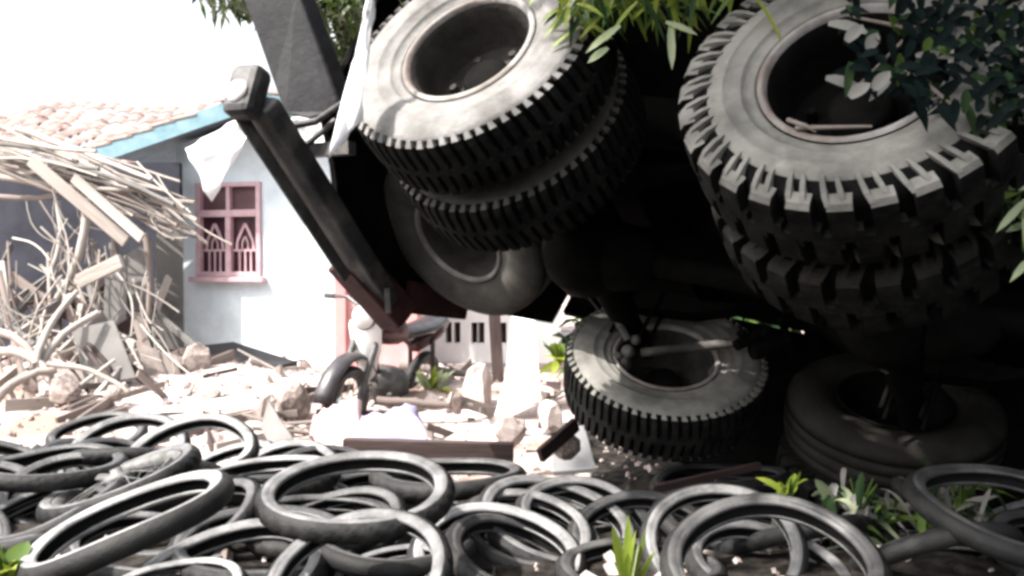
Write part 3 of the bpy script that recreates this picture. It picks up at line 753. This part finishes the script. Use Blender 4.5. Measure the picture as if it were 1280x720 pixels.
def board(pts, th, mt, name, label, cat, group=None):
    pts = [V(p) for p in pts]; n = (pts[1] - pts[0]).cross(pts[2] - pts[0]).normalized(); k = len(pts)
    c = sum(pts, V()) / k; b = MB(); vs = [p - c for p in pts] + [p - c + n * th for p in pts]
    b.add(vs, [tuple(range(k)), tuple(range(2 * k - 1, k - 1, -1))] + [(i, i + k, (i + 1) % k + k, (i + 1) % k) for i in range(k)])
    o = b.build(name, mt, bevel=.004); o.location = c; return tag(o, label, cat, group)
bl = ['tall grey board leaning at the blue wall corner', 'grey board with a slanted top beside the shed post', 'narrow grey board half behind the shed post', 'wide low grey board tilted at the debris heap', 'short brown board lying against the grey boards']
for (q, d, mt, lb) in (([(196, 286), (228, 282), (230, 452), (192, 462)], 9.4, 'ply', bl[0]), ([(156, 318), (190, 300), (192, 460), (158, 468)], 9.0, 'ply', bl[1]), ([(132, 330), (158, 318), (158, 462), (126, 455)], 8.8, 'ply', bl[2]),
                       ([(88, 412), (142, 400), (170, 472), (108, 482)], 7.6, 'ply', bl[3]), ([(170, 428), (228, 446), (216, 488), (182, 472)], 7.9, 'wood', bl[4])):
    board([at(x, y, d + (.25 if k < 2 else 0)) for k, (x, y) in enumerate(q)], .02, mt, 'plywood_board', lb, 'board')
# dark mats / slab at the foot of the blue wall
board([at(x, y, d) for x, y, d in ((248, 432, 9.7), (292, 427, 9.9), (372, 452, 9.3), (340, 458, 9.0), (262, 452, 9.2))], .05, 'slate', 'roofing_sheet', 'dark grey roofing sheet lying at the foot of the blue wall', 'sheet')
board([at(x, y, d) for x, y, d in ((340, 505, 5.7), (330, 540, 5.5), (350, 578, 5.2), (380, 566, 5.2), (352, 526, 5.5))], .04, 'ply', 'slab_piece', 'grey slab piece leaning behind the propped tyres', 'slab')
# long dark beam in the middle distance
pole(430, 560, 4.9, 642, 566, 4.85, .035, 'wood_dark', 0, 'long dark beam lying behind the middle tyres', 'timber_beam', 'beam', .10)
pole(-10, 580, 4.7, 84, 572, 4.9, .045, 'wood_dark', 0, 'dark beam lying behind the tyres at the left edge', 'timber_beam', 'beam', .10)
pole(470, 500, 6.6, 590, 508, 6.6, .03, 'wood', 0, 'thin brown pole lying among the dry plants', 'wooden_pole', 'pole')
pole(500, 458, 8.0, 602, 470, 7.9, .035, 'wood', 0, 'brown rail lying before the white vented wall', 'wooden_pole', 'pole')
pole(675, 570, 4.6, 720, 530, 4.8, .015, 'wood_dark', 0, 'dark strip slanting beside the standing tyre', 'timber_strip', 'strip', .07)
pole(815, 612, 3.6, 950, 582, 3.8, .012, 'wood_dark', 0, 'thin grey batten lying under the lower wheel', 'wooden_batten', 'batten', .03)
pole(1120, 640, 3.3, 1290, 590, 3.4, .012, 'wood', .02, 'thin stick lying by the right tyre', 'wooden_stick', 'stick')
# white leaning board
board([at(x, y, d) for x, y, d in ((640, 392, 7.2), (668, 392, 7.2), (676, 500, 6.7), (618, 520, 6.6), (632, 470, 6.8))], .03, 'white', 'white_sheet', 'tall white sheet leaning left of the lower truck wheel', 'sheet')
board([at(x, y, d) for x, y, d in ((690, 545, 5.1), (730, 530, 5.1), (745, 585, 4.8), (690, 590, 4.8))], .03, 'white', 'white_panel', 'short white panel behind the standing tyre', 'panel')

def cloth(name, mt, label, quad, nu=10, nv=10, amp=.03, cat='cloth', thick=.006, sd=1):
    """crumpled sheet spanned by four world points"""
    a, b_, c_, d_ = [V(p) for p in quad]; n = (b_ - a).cross(d_ - a).normalized(); b = MB(); vs = []
    for j in range(nv + 1):
        for i in range(nu + 1):
            u, v = i / nu, j / nv
            p = a.lerp(b_, u).lerp(d_.lerp(c_, u), v)
            k = noise.noise(V((u * 3.1 + sd * 9, v * 3.1, sd))) + .5 * noise.noise(V((u * 7 + sd, v * 7, sd * 3)))
            vs.append(p + n * amp * k * 2)
    o_ = sum(vs, V()) / len(vs)
    b.add([p - o_ for p in vs], [(j * (nu + 1) + i, j * (nu + 1) + i + 1, (j + 1) * (nu + 1) + i + 1, (j + 1) * (nu + 1) + i) for j in range(nv) for i in range(nu)], 0, True)
    o = b.build(name, mt); o.location = o_
    s = o.modifiers.new('thick', 'SOLIDIFY'); s.thickness = thick
    return tag(o, label, cat)
cloth('torn_sheet', 'cloth', 'torn white sheet hanging in a point from the gable edge', [at(232, 186, 9.2), at(342, 124, 9.0), at(312, 168, 9.0), at(264, 252, 9.1)], amp=.04, sd=2)
cloth('torn_sheet', 'cloth', 'white sheet rag caught between the bumper and the tail wheel', [at(362, 148, 4.3), at(432, 140, 4.1), at(425, 188, 4.1), at(372, 190, 4.3)], amp=.03, sd=3)
cloth('torn_strip', 'cloth', 'long pointed white plastic strip hanging beside the raised tail wheel', [at(464, -12, 2.92), at(470, -12, 2.92), at(452, 150, 2.85), at(410, 200, 2.86)], 6, 14, .02, sd=4)
cloth('crumpled_cloth', 'pinkcloth', 'pale pink cloth heaped over rubble before the motorcycle', [at(392, 520, 6.0), at(452, 500, 6.3), at(446, 590, 5.2), at(380, 592, 5.2)], amp=.05, sd=5)
cloth('crumpled_cloth', 'lilac', 'lilac cloth lying on the end of the dark beam', [at(452, 522, 6.0), at(520, 508, 6.2), at(536, 552, 5.4), at(440, 552, 5.4)], amp=.04, sd=6)
cloth('crumpled_cloth', 'cloth', 'white cloth spread over rubble beneath the blue wall', [at(180, 500, 7.2), at(330, 478, 7.8), at(345, 505, 6.9), at(170, 522, 6.7)], amp=.03, sd=7)

# ------------------------------------------------------------------ rubble
def rock_mesh(seed):
    rnd = random.Random(seed); import bmesh
    bm = bmesh.new(); bmesh.ops.create_icosphere(bm, subdivisions=2, radius=1)
    pl = [V((rnd.gauss(0, 1), rnd.gauss(0, 1), rnd.gauss(0, 1))).normalized() for _ in range(9)]
    for v in bm.verts:
        for n in pl:
            e = v.co.dot(n) - .62
            if e > 0: v.co -= n * e
        v.co *= 1 + .12 * noise.noise(v.co * 2 + V((seed, 0, 0)))
    me = bpy.data.meshes.new('rubble_lump'); bm.to_mesh(me); bm.free(); return me
RK = []
for i in range(8):
    for mt in ('rock', 'rock2'):
        me = rock_mesh(i); me.materials.append(M[mt]); RK.append(me)
def rock(p, s, k, label='pale lump of broken masonry scattered in the rubble', group='lumps of broken masonry', rnd=random):
    o = bpy.data.objects.new('rubble_lump', RK[k]); C.objects.link(o); o.location = p
    o.rotation_euler = [rnd.uniform(0, 6) for _ in range(3)]; o.scale = (s * rnd.uniform(.8, 1.3), s * rnd.uniform(.7, 1.1), s * rnd.uniform(.5, .9))
    return tag(o, label, 'rubble', group)
rnd = random.Random(3)
for i in range(190):
    px = rnd.uniform(-20, 720); py = 440 + 95 * rnd.random() ** 1.1
    if i % 6 < 4: continue
    d = 1.15 * F / (py - 330) * rnd.uniform(.85, 1.0)
    if px > 640 and py < 480: continue
    p = at(px, py, d); p.z = gh(p.x, p.y) + .02
    if d > 11 or d < 5.1: continue
    k = rnd.randrange(16)
    k = k if rnd.random() < .45 else (k // 2) * 2
    rock(p, .035 + .10 * rnd.random() ** 2.2, k, ('pale lump of broken masonry scattered in the rubble' if k % 2 == 0 else 'brown lump of rubble lying among paler masonry'), rnd=rnd)
for i, (px, py, d, s) in enumerate(((600, 494, 7.0, .19), (572, 505, 6.6, .08), (640, 540, 5.2, .10), (690, 520, 5.6, .15), (705, 560, 4.8, .10), (240, 455, 8.3, .16), (80, 485, 7.0, .18), (35, 480, 7.2, .14), (140, 490, 7.0, .11), (200, 470, 8.2, .14), (370, 500, 6.6, .15), (330, 510, 6.4, .12))):
    rock(at(px, py, d), s, (1 if i not in (0, 2, 3) else 0) + 2 * (i % 8), ['big pale lump standing below the white vented wall', 'brown lump beside the yellow plant', 'pale lump at the end of the dark beam', 'pale lump just left of the lower truck wheel', 'brown lump under the lower truck wheel', 'brown lump at the blue wall foot', 'largest brown lump below the crossing of poles', 'brown lump at the left edge below the poles', 'brown lump right of the crossing of poles', 'brown lump in front of the grey boards', 'brown lump just left of the motorcycle', 'brown lump behind the leaning grey slab piece'][i], None, rnd)
rs = random.Random(17)
for i in range(95):
    px = rs.uniform(60, 720); py = rs.uniform(455, 560); d = 1.15 * F / (py - 330) * .95
    p = at(px, py, d)
    if p.y < 5.0 or (px > 640 and py < 490): continue
    p.z = gh(p.x, p.y) + .03; an = rs.uniform(0, 3.1); L = rs.uniform(.1, .38); dv = V((math.cos(an), math.sin(an), rs.gauss(0, .22)))
    b = MB()
    if i % 3: b.beam(V((0, 0, -L)), V((0, 0, L)), rs.uniform(.03, .1), rs.uniform(.01, .025))
    else: b.tube([(0, 0, -L), (rs.gauss(0, .02), .01, 0), (0, 0, L)], [.016, .014, .009], 7)
    o = b.build('splintered_stick', rs.choice(['wood', 'wood', 'wood_pale', 'wood_dark']), bevel=.003); o.matrix_world = frame_m(p, dv)
    tag(o, 'splintered stick or lath lying loose in the pale rubble', 'stick', 'loose sticks in the rubble')
# small chips: one mass
b = MB()
for i in range(4200):
    x = rnd.uniform(-6, 3); y = rnd.uniform(4.9, 11)
    if abs(x) > .6 * y: continue
    if i % 9 == 0: y = rnd.uniform(2.6, 4.9); x = rnd.uniform(-.6, .55) * y
    s = .006 + .02 * rnd.random() ** 2; m = Matrix.Translation((x, y, gh(x, y) + s * .3)) @ Matrix.Rotation(rnd.uniform(0, 6), 4, V((rnd.random(), rnd.random(), rnd.random() + .1)))
    b.box(m, s * rnd.uniform(1, 3), s * rnd.uniform(.8, 2), s, rnd.choice([0, 0, 1]))
tag(b.build('rubble', ['rock', 'rock2']), 'small chips of masonry and tile strewn over the ground', 'rubble', kind='stuff')

# ------------------------------------------------------------------ motorcycle
def motorcycle():
    p = at(426, 560, 6.7); g = p.z
    fw = V((-.34, -.94, 0)).normalized(); m = frame_m((p.x, p.y, g), (0, 0, 1), fw)      # X forward
    e = empty('motorcycle', m @ Matrix.Translation((-.6, 0, 0)) @ Matrix.Rotation(R(-8), 4, 'X')); tag(e, 'small dark motorcycle with a raised mudguard standing in the rubble by the pink wall', 'motorcycle')
    for x in (.6, -.62):
        wl = empty('wheel'); wl.parent = e; wl.matrix_local = frame_m((x, 0, .30), (0, 1, 0))
        t = bpy.data.objects.new('tyre', MT[('moto_dark', 0)]); C.objects.link(t); t.parent = wl
        b = MB(); b.lathe([(-.03, .212), (-.032, .222), (0, .196), (.032, .222), (.03, .212), (0, .188)], 48, closed=True)
        b.lathe([(-.05, 0), (-.05, .05), (.05, .05), (.05, 0)], 16)
        for k in range(16):
            t0 = 2 * math.pi * k / 16; b.tube([(.05 * math.cos(t0 + .3), .05 * math.sin(t0 + .3), .02 * (-1) ** k), (.19 * math.cos(t0), .19 * math.sin(t0), 0)], .003, 5)
        b.build('rim', 'chrome', wl)
    b = MB()
    n = 14
    for j in range(n):      # front mudguard, a curved trough
        pass
    vs = []
    for j in range(n + 1):
        t = R(10 + 150 * j / n)
        for k in range(7):
            a = R(-75 + 25 * k); r = .325 + .05 * math.cos(a)
            vs.append(V((.6 + r * math.cos(t), .075 * math.sin(a), .30 + r * math.sin(t))))
    b.add(vs, [(j * 7 + k, j * 7 + k + 1, j * 7 + k + 8, j * 7 + k + 7) for j in range(n) for k in range(6)], 0, True)
    o = b.build('front_mudguard', 'bike', e); s = o.modifiers.new('t', 'SOLIDIFY'); s.thickness = .008
    b = MB()
    for s in (-1, 1): b.tube([(.6, .085 * s, .30), (.36, .085 * s, .92)], [.022, .026], 10)
    b.build('front_fork', 'chrome', e)
    b = MB(); b.tube([(.30, -.36, 1.0), (.36, -.22, 1.02), (.37, -.08, .95), (.37, .08, .95), (.36, .22, 1.02), (.30, .36, 1.0)], .014, 8); hb = b.build('handlebar', 'bike', e)
    for s in (-1, 1):
        b = MB(); b.tube([(.30, .36 * s, 1.0), (.26, .46 * s, .99)], .019, 8); b.build('grip', 'bike', hb)
    for s in (-1, 1):
        b = MB(); b.tube([(.35, .2 * s, 1.02), (.36, .28 * s, 1.16)], .005, 6); b.lathe([(-.008, 0), (-.008, .05), (.008, .045), (.008, 0)], 16, frame_m((.36, .29 * s, 1.19), (1, 0, 0))); b.build('mirror', 'bike', hb)
    b = MB(); b.lathe([(-.09, 0), (-.08, .06), (-.02, .09), (.05, .095), (.055, .088)], 24, frame_m((.46, 0, .92), (1, 0, -.1))); hl = b.build('headlight', 'bikered', e)
    b = MB(); b.lathe([(.052, .088), (.07, .06), (.078, 0)], 24, frame_m((.46, 0, .92), (1, 0, -.1))); b.build('lens', 'lens', hl)
    def body(name, mt, rings):
        b = MB(); vs = []
        for (x, z, hw, hh) in rings:
            for k in range(12):
                t = 2 * math.pi * k / 12; vs.append(V((x, hw * math.cos(t), z + hh * math.sin(t))))
        fs = [(i * 12 + k, i * 12 + (k + 1) % 12, (i + 1) * 12 + (k + 1) % 12, (i + 1) * 12 + k) for i in range(len(rings) - 1) for k in range(12)]
        fs += [tuple(range(11, -1, -1)), tuple(range((len(rings) - 1) * 12, len(rings) * 12))]
        b.add(vs, fs, 0, True); return b.build(name, mt, e)
    body('fuel_tank', 'bikered', [(.30, .80, .05, .05), (.22, .80, .12, .10), (.05, .80, .14, .12), (-.10, .77, .09, .08), (-.14, .75, .04, .04)])
    body('front_cowl', 'white', [(.50, .86, .05, .04), (.46, .84, .13, .10), (.40, .70, .12, .14), (.34, .55, .07, .10), (.32, .48, .03, .04)])
    body('seat', 'bike', [(-.08, .75, .06, .03), (-.15, .76, .11, .05), (-.5, .78, .13, .05), (-.75, .84, .10, .045), (-.82, .86, .04, .02)])
    body('engine', 'chrome', [(.22, .40, .05, .08), (.15, .40, .13, .15), (-.1, .36, .14, .15), (-.2, .36, .06, .08)])
    body('tail', 'bikered', [(-.4, .66, .08, .07), (-.7, .74, .10, .08), (-.92, .80, .05, .04)])
    b = MB(); b.tube([(.34, 0, .88), (.2, 0, .5), (-.1, 0, .2), (-.35, 0, .35), (-.62, 0, .30)], .022, 8); b.tube([(.34, 0, .9), (-.3, 0, .66), (-.85, 0, .76)], .02, 8); b.tube([(-.62, .1, .3), (-.5, .1, .7)], .02, 8); b.tube([(-.62, -.1, .3), (-.5, -.1, .7)], .02, 8)
    b.build('frame', 'bike', e)
    b = MB(); b.tube([(.2, .12, .35), (.1, .14, .2), (-.3, .15, .22), (-.85, .16, .34)], [.02, .02, .03, .04], 10); b.build('exhaust', 'chrome', e)
motorcycle()

# ------------------------------------------------------------------ plants
def spray(name, label, base, n, L, wd, mats, up=V((0, 0, 1)), spread=.9, bend=.4, cat='plant', group=None, stem=True, twig=0, rnd=random):
    base = V(base); b = MB(); up = V(up).normalized()
    for k in range(n):
        d = (up + V((rnd.gauss(0, 1), rnd.gauss(0, 1), rnd.gauss(0, 1))) * spread).normalized()
        p = base + V((rnd.gauss(0, 1), rnd.gauss(0, 1), rnd.gauss(0, .5))) * twig
        b.leaf(p - base, d, L * rnd.uniform(.6, 1.2), wd * rnd.uniform(.7, 1.2), None, bend * rnd.uniform(.4, 1.4), rnd.randrange(len(mats)), 5)
    e = empty(name); e.location = base; tag(e, label, cat, group)
    b.build('foliage', mats, e)
    if stem:
        s = MB()
        for k in range(max(2, n // 8)):
            d = (up + V((rnd.gauss(0, 1), rnd.gauss(0, 1), 0)) * spread * .4)
            s.tube([V((0, 0, -.02)), d * L * .4, d * L * .7 - V((0, 0, 1)) * L * .05], [.006, .005, .003], 6)
        s.build('stem', 'leaf', e)
    return e
spray('broadleaf_plant', 'yellowish plant growing among the rubble before the white vented wall', at(540, 496, 7.4), 26, .30, .07, ['leaf_y', 'leaf_y', 'leaf_p'], spread=.6)
spray('broadleaf_plant', 'green plant behind the left of the lower truck wheel', at(700, 452, 6.3), 26, .20, .07, ['leaf_y', 'leaf'], spread=.8)
spray('corn_plant', 'bright green blade-leaved plant in the front of the tyre pile', at(785, 745, 2.6), 11, .20, .028, ['leaf_y', 'leaf_y', 'leaf_p'], up=V((.15, -.05, 1)), spread=.22, bend=.05)
spray('corn_plant', 'bright green leaves at the bottom left corner', at(5, 725, 2.35), 16, .13, .05, ['leaf_y', 'leaf'], spread=.7)
r5 = random.Random(21)
spray('weed_clump', 'leafy green weeds between the large dark tyre and the truck', at(1075, 640, 3.1), 60, .17, .028, ['leaf', 'leaf_d', 'leaf_d', 'leaf_dry', 'leaf_p'], spread=1.1, bend=.7, twig=.07, rnd=r5)
spray('weed_clump', 'pale leaved weed just above the large dark tyre', at(985, 622, 3.05), 12, .12, .035, ['leaf_p', 'leaf_y'], up=V((-.3, -.2, 1)), spread=.6, rnd=r5)
spray('weed_clump', 'dark leaved weed beside the right tyre', at(1200, 640, 3.2), 34, .2, .028, ['leaf', 'leaf_d', 'leaf_dry'], spread=.8, twig=.06, rnd=r5)
# leaf litter caught in the raised right wheel
C0 = TR @ V((-1.17, -.02, 0))
def on_face(px, py, off):
    r = at(px, py, 1.0) - CAM; c = C0 + A * off
    return CAM + r * ((c - CAM).dot(A) / r.dot(A))
def caught():
    b = MB(); rnd = random.Random(4)
    for (px, py, dx, dy, L, mt) in ((1035, 30, .9, .1, .10, 3), (1032, 98, .9, .2, .09, 3), (1058, 52, .5, -.7, .06, 3), (1062, 122, .6, -.6, .06, 3), (1085, 62, .3, -.8, .05, 3), (1092, 112, .3, -.5, .06, 3)):
        b.leaf(on_face(px, py, .10) - C0, V((dx, -.2, -dy)), L, .03, V((0, -1, .4)), .2, mt, 5)
    for k in range(520):
        px = rnd.uniform(1050, 1310); py = rnd.uniform(-60, 150)
        if px < 1120 and k % 2: continue
        if py > 90 + .4 * (px - 1060) or py > 150: continue
        b.leaf(on_face(px, py, rnd.uniform(.02, .12)) - C0, V((rnd.gauss(0, 1), rnd.gauss(0, .5), rnd.gauss(.2, 1))), rnd.uniform(.03, .085), .022, V((0, -1, .4)), .3, (3 if k % 30 == 0 else 2 if k % 17 == 0 else 0 if k % 5 == 0 else 1), 4)
    e = empty('leafy_branch'); e.location = C0; tag(e, 'leafy branch caught in the rim of the big lugged wheel', 'branch')
    b.build('foliage', ['leaf_d', 'leaf_black', 'leaf', 'leaf_dry'], e)
    s = MB()
    for (x0, y0, x1, y1) in ((1190, -20, 1070, 110), (1150, 40, 1060, 20), (1120, 80, 1200, 140), (995, 160, 1090, 158), (985, 150, 1020, 165)):
        s.tube([on_face(x0, y0, .03) - C0, on_face((x0 + x1) / 2 + 5, (y0 + y1) / 2, .05) - C0, on_face(x1, y1, .03) - C0], [.006, .005, .003], 6)
    s.build('stem', 'wood', e)
caught()
# tree with an unseen crown added to shade the right; twigs show at top
def shade_tree():
    base = V((3.6, 3.0, gh(3.6, 3.0) - .05)); e = empty('shading_tree'); e.location = base
    tag(e, 'leafy tree, its unseen crown added to shade the truck, twigs drooping between the raised wheels', 'tree')
    rnd = random.Random(8)
    s = MB(); top = V((3.0, 2.6, 3.6)) - base
    s.tube([V((0, 0, -.1)), V((-.1, -.1, 1.2)), V((-.3, -.25, 2.4)), top], [.20, .17, .14, .10], 12)
    tips = []
    for (x, y, z) in ((-1.6, 2.0, 4.3), (-.8, 2.3, 3.9), (.2, 2.0, 4.0), (1.2, 2.6, 4.1), (1.0, 3.6, 4.4), (2.2, 1.5, 4.2), (0, 3.6, 4.5), (2.2, 4.2, 4.5), (3.6, 3.4, 4.8), (.9, 1.2, 4.2), (-.7, 1.5, 4.4), (-.95, 1.55, 3.95), (-.4, 1.2, 4.0), (-1.2, .95, 4.15), (-1.55, 3.55, 4.25), (-.6, 1.9, 3.7), (.5, 1.3, 3.8)):
        q = V((x, y, z)) - base; mid = top.lerp(q, .5) + V((0, 0, .25)); s.tube([top - V((0, 0, .2)), mid, q], [.07, .045, .015], 8); tips.append((x, y, z)); tips.append(tuple(mid + base))
    s.build('trunk', 'bark', e)
    b = MB()
    for (x, y, z) in tips:
        for k in range(560):
            d = V((rnd.gauss(0, 1), rnd.gauss(0, 1), rnd.gauss(0, 1))).normalized() * (rnd.random() ** .5)
            p = V((x, y, z)) + V((d.x * .72, d.y * .62, d.z * .38))
            if -2.3 < p.x < -1.2 and 1.75 < p.y < 3.0: continue  # crown left open here so sun reaches the raised tail wheel
            b.leaf(p - base, V((rnd.gauss(0, 1), rnd.gauss(0, 1), rnd.gauss(-.3, .6))), rnd.uniform(.10, .2), .05, None, .3, rnd.choice([0, 0, 1]), 2)
    # drooping twigs
    tw = MB()
    for (px, py, d, n, sp) in ((745, -12, 2.75, 46, .06), (795, -4, 2.7, 50, .06), (840, -10, 2.7, 40, .05), (722, 14, 2.75, 22, .03), (905, -45, 2.5, 40, .05), (770, -45, 2.7, 50, .09)):
        c = at(px, py, d); tw.tube([c + V((.25, -.1, 1.9)) - base, c + V((.1, 0, .7)) - base, c - base], [.012, .008, .003], 6)
        for k in range(n):
            p = c + V((rnd.gauss(0, 1), rnd.gauss(0, 1), rnd.gauss(.2, .7))) * sp
            b.leaf(p - base, V((rnd.gauss(0, 1), rnd.gauss(-.2, .7), rnd.gauss(-.6, .5))), rnd.uniform(.06, .13), .015, V((rnd.gauss(0, .5), -1, .7)), .25, rnd.choice([2, 2, 0, 0, 1]), 4)
    for (px, py, dx, dy, L) in ((775, 32, -.55, .42, .12), (838, 30, .02, .9, .12), (832, 28, .8, .3, .09), (760, 60, -.5, .35, .07)):
        b.leaf(at(px, py, 2.6) - base, V((dx, -.1, -dy)), L, .022, V((0, -1, .5)), .05, 3, 4)
    for (px, py, d, n) in ((1275, 215, 2.2, 12), (1285, 260, 2.2, 14), (1290, 190, 2.3, 30)):
        c = at(px, py, d); tw.tube([c + V((.3, 0, 2.2)) - base, c + V((.12, 0, .8)) - base, c - base], [.012, .008, .003], 6)
        for k in range(n):
            p = c + V((rnd.gauss(0, .02), rnd.gauss(0, .04), rnd.gauss(0, .05)))
            b.leaf(p - base, V((rnd.gauss(-.4, .8), rnd.gauss(-.3, .5), rnd.gauss(-.3, .6))), rnd.uniform(.06, .11), .018, V((0, -1, .6)), .2, rnd.choice([0, 3, 1]), 4)
    for (px, py, dx, dy) in ((1290, 236, -.9, -.05), (1282, 250, -.6, .6), (1282, 255, -.05, .9)):
        b.leaf(at(px, py, 2.15) - base, V((dx, -.1, -dy)), .10, .018, V((0, -1, .6)), .02, 3, 4)
    tw.build('twigs', 'bark', e)
    b.build('crown', ['leaf', 'leaf_d', 'leaf_y', 'leaf_p'], e)
shade_tree()
# tree behind the tail, crown dips into the top of the frame
def back_tree():
    base = at(476, 470, 12.5); base.z = 0; e = empty('garden_tree'); e.location = base
    tag(e, 'grey-green tree behind the blue house, its lowest boughs above the truck tail', 'tree'); rnd = random.Random(9)
    s = MB(); s.tube([V((0, 0, -.1)), V((.05, 0, 1.5)), V((-.2, 0, 3.0)), V((-.4, 0, 4.6))], [.22, .18, .15, .08], 12); b = MB()
    cl = []
    for (px, py, d) in ((285, -18, 9.8), (330, -5, 9.6), (370, 0, 9.6), (420, 5, 9.8), (455, 20, 10), (310, -60, 10.4), (380, -60, 10.4), (440, -50, 10.6), (500, 0, 10.8), (500, -70, 11), (560, -40, 11.2), (430, 70, 10.4), (470, 90, 10.4)):
        c = at(px, py, d) - base; cl.append(c); s.tube([V((-.2, 0, 3.0)), V((-.2, 0, 3.0)).lerp(c, .5) + V((0, 0, .2)), c], [.08, .05, .015], 7)
        for k in range(330):
            dd = V((rnd.gauss(0, 1), rnd.gauss(0, 1), rnd.gauss(0, 1))).normalized() * rnd.random() ** .45
            b.leaf(c + V((dd.x * .36, dd.y * .5, dd.z * .28)), V((rnd.gauss(0, 1), rnd.gauss(0, 1), rnd.gauss(-.5, .7))), rnd.uniform(.08, .18), .05, None, .3, rnd.choice([0, 1, 1, 2]), 2)
    s.build('trunk', 'bark', e); b.build('crown', ['leaf', 'leaf_grey', 'leaf_d'], e)
back_tree()
# dense bushes closing the view behind the truck
def bush(x, y, w_, d_, h, label, n=2600, seed=1):
    rnd = random.Random(seed); base = V((x, y, gh(x, y) - .05)); e = empty('dense_bush'); e.location = base
    tag(e, label, 'bush', 'dense bushes behind the truck'); b = MB(); s = MB()
    for k in range(9):
        q = V((rnd.uniform(-.6, .6) * w_, rnd.uniform(-.5, .5) * d_, h * rnd.uniform(.5, .85))); s.tube([V((0, 0, 0)), q * .5 + V((0, 0, .1)), q], [.035, .025, .01], 6)
    cl = [(rnd.uniform(-.75, .75) * w_, rnd.uniform(-.6, .6) * d_, rnd.uniform(.12, .85) * h, rnd.uniform(.25, .45)) for _ in range(22)]
    for k in range(n):
        c = cl[rnd.randrange(22)]; dd = V((rnd.gauss(0, 1), rnd.gauss(0, 1), rnd.gauss(0, 1))).normalized() * c[3] * rnd.random() ** .4
        p = V((c[0], c[1], c[2])) + dd
        if p.z < 0: p.z = -p.z
        b.leaf(p, V((rnd.gauss(0, 1), rnd.gauss(0, 1), rnd.gauss(-.2, .7))), rnd.uniform(.12, .24), .085, None, .3, rnd.choice([0, 0, 0, 1]), 2)
    s.build('stem', 'bark', e); b.build('foliage', ['leaf_d', 'leaf'], e)
for i, (x, y, w_, d_, h, lb) in enumerate(((1.1, 8.2, 1.0, .7, 1.7, 'dark bush behind the lower wheel nearest the white sheet'), (2.3, 7.6, 1.1, .7, 1.8, 'dark bush behind the middle of the truck'), (3.7, 7.2, 1.1, .7, 1.9, 'dark bush behind the far right of the truck'), (5.1, 6.6, 1.0, .8, 1.9, 'dark bush at the right end of the bushes'))):
    bush(x, y, w_, d_, h, lb, seed=30 + i)
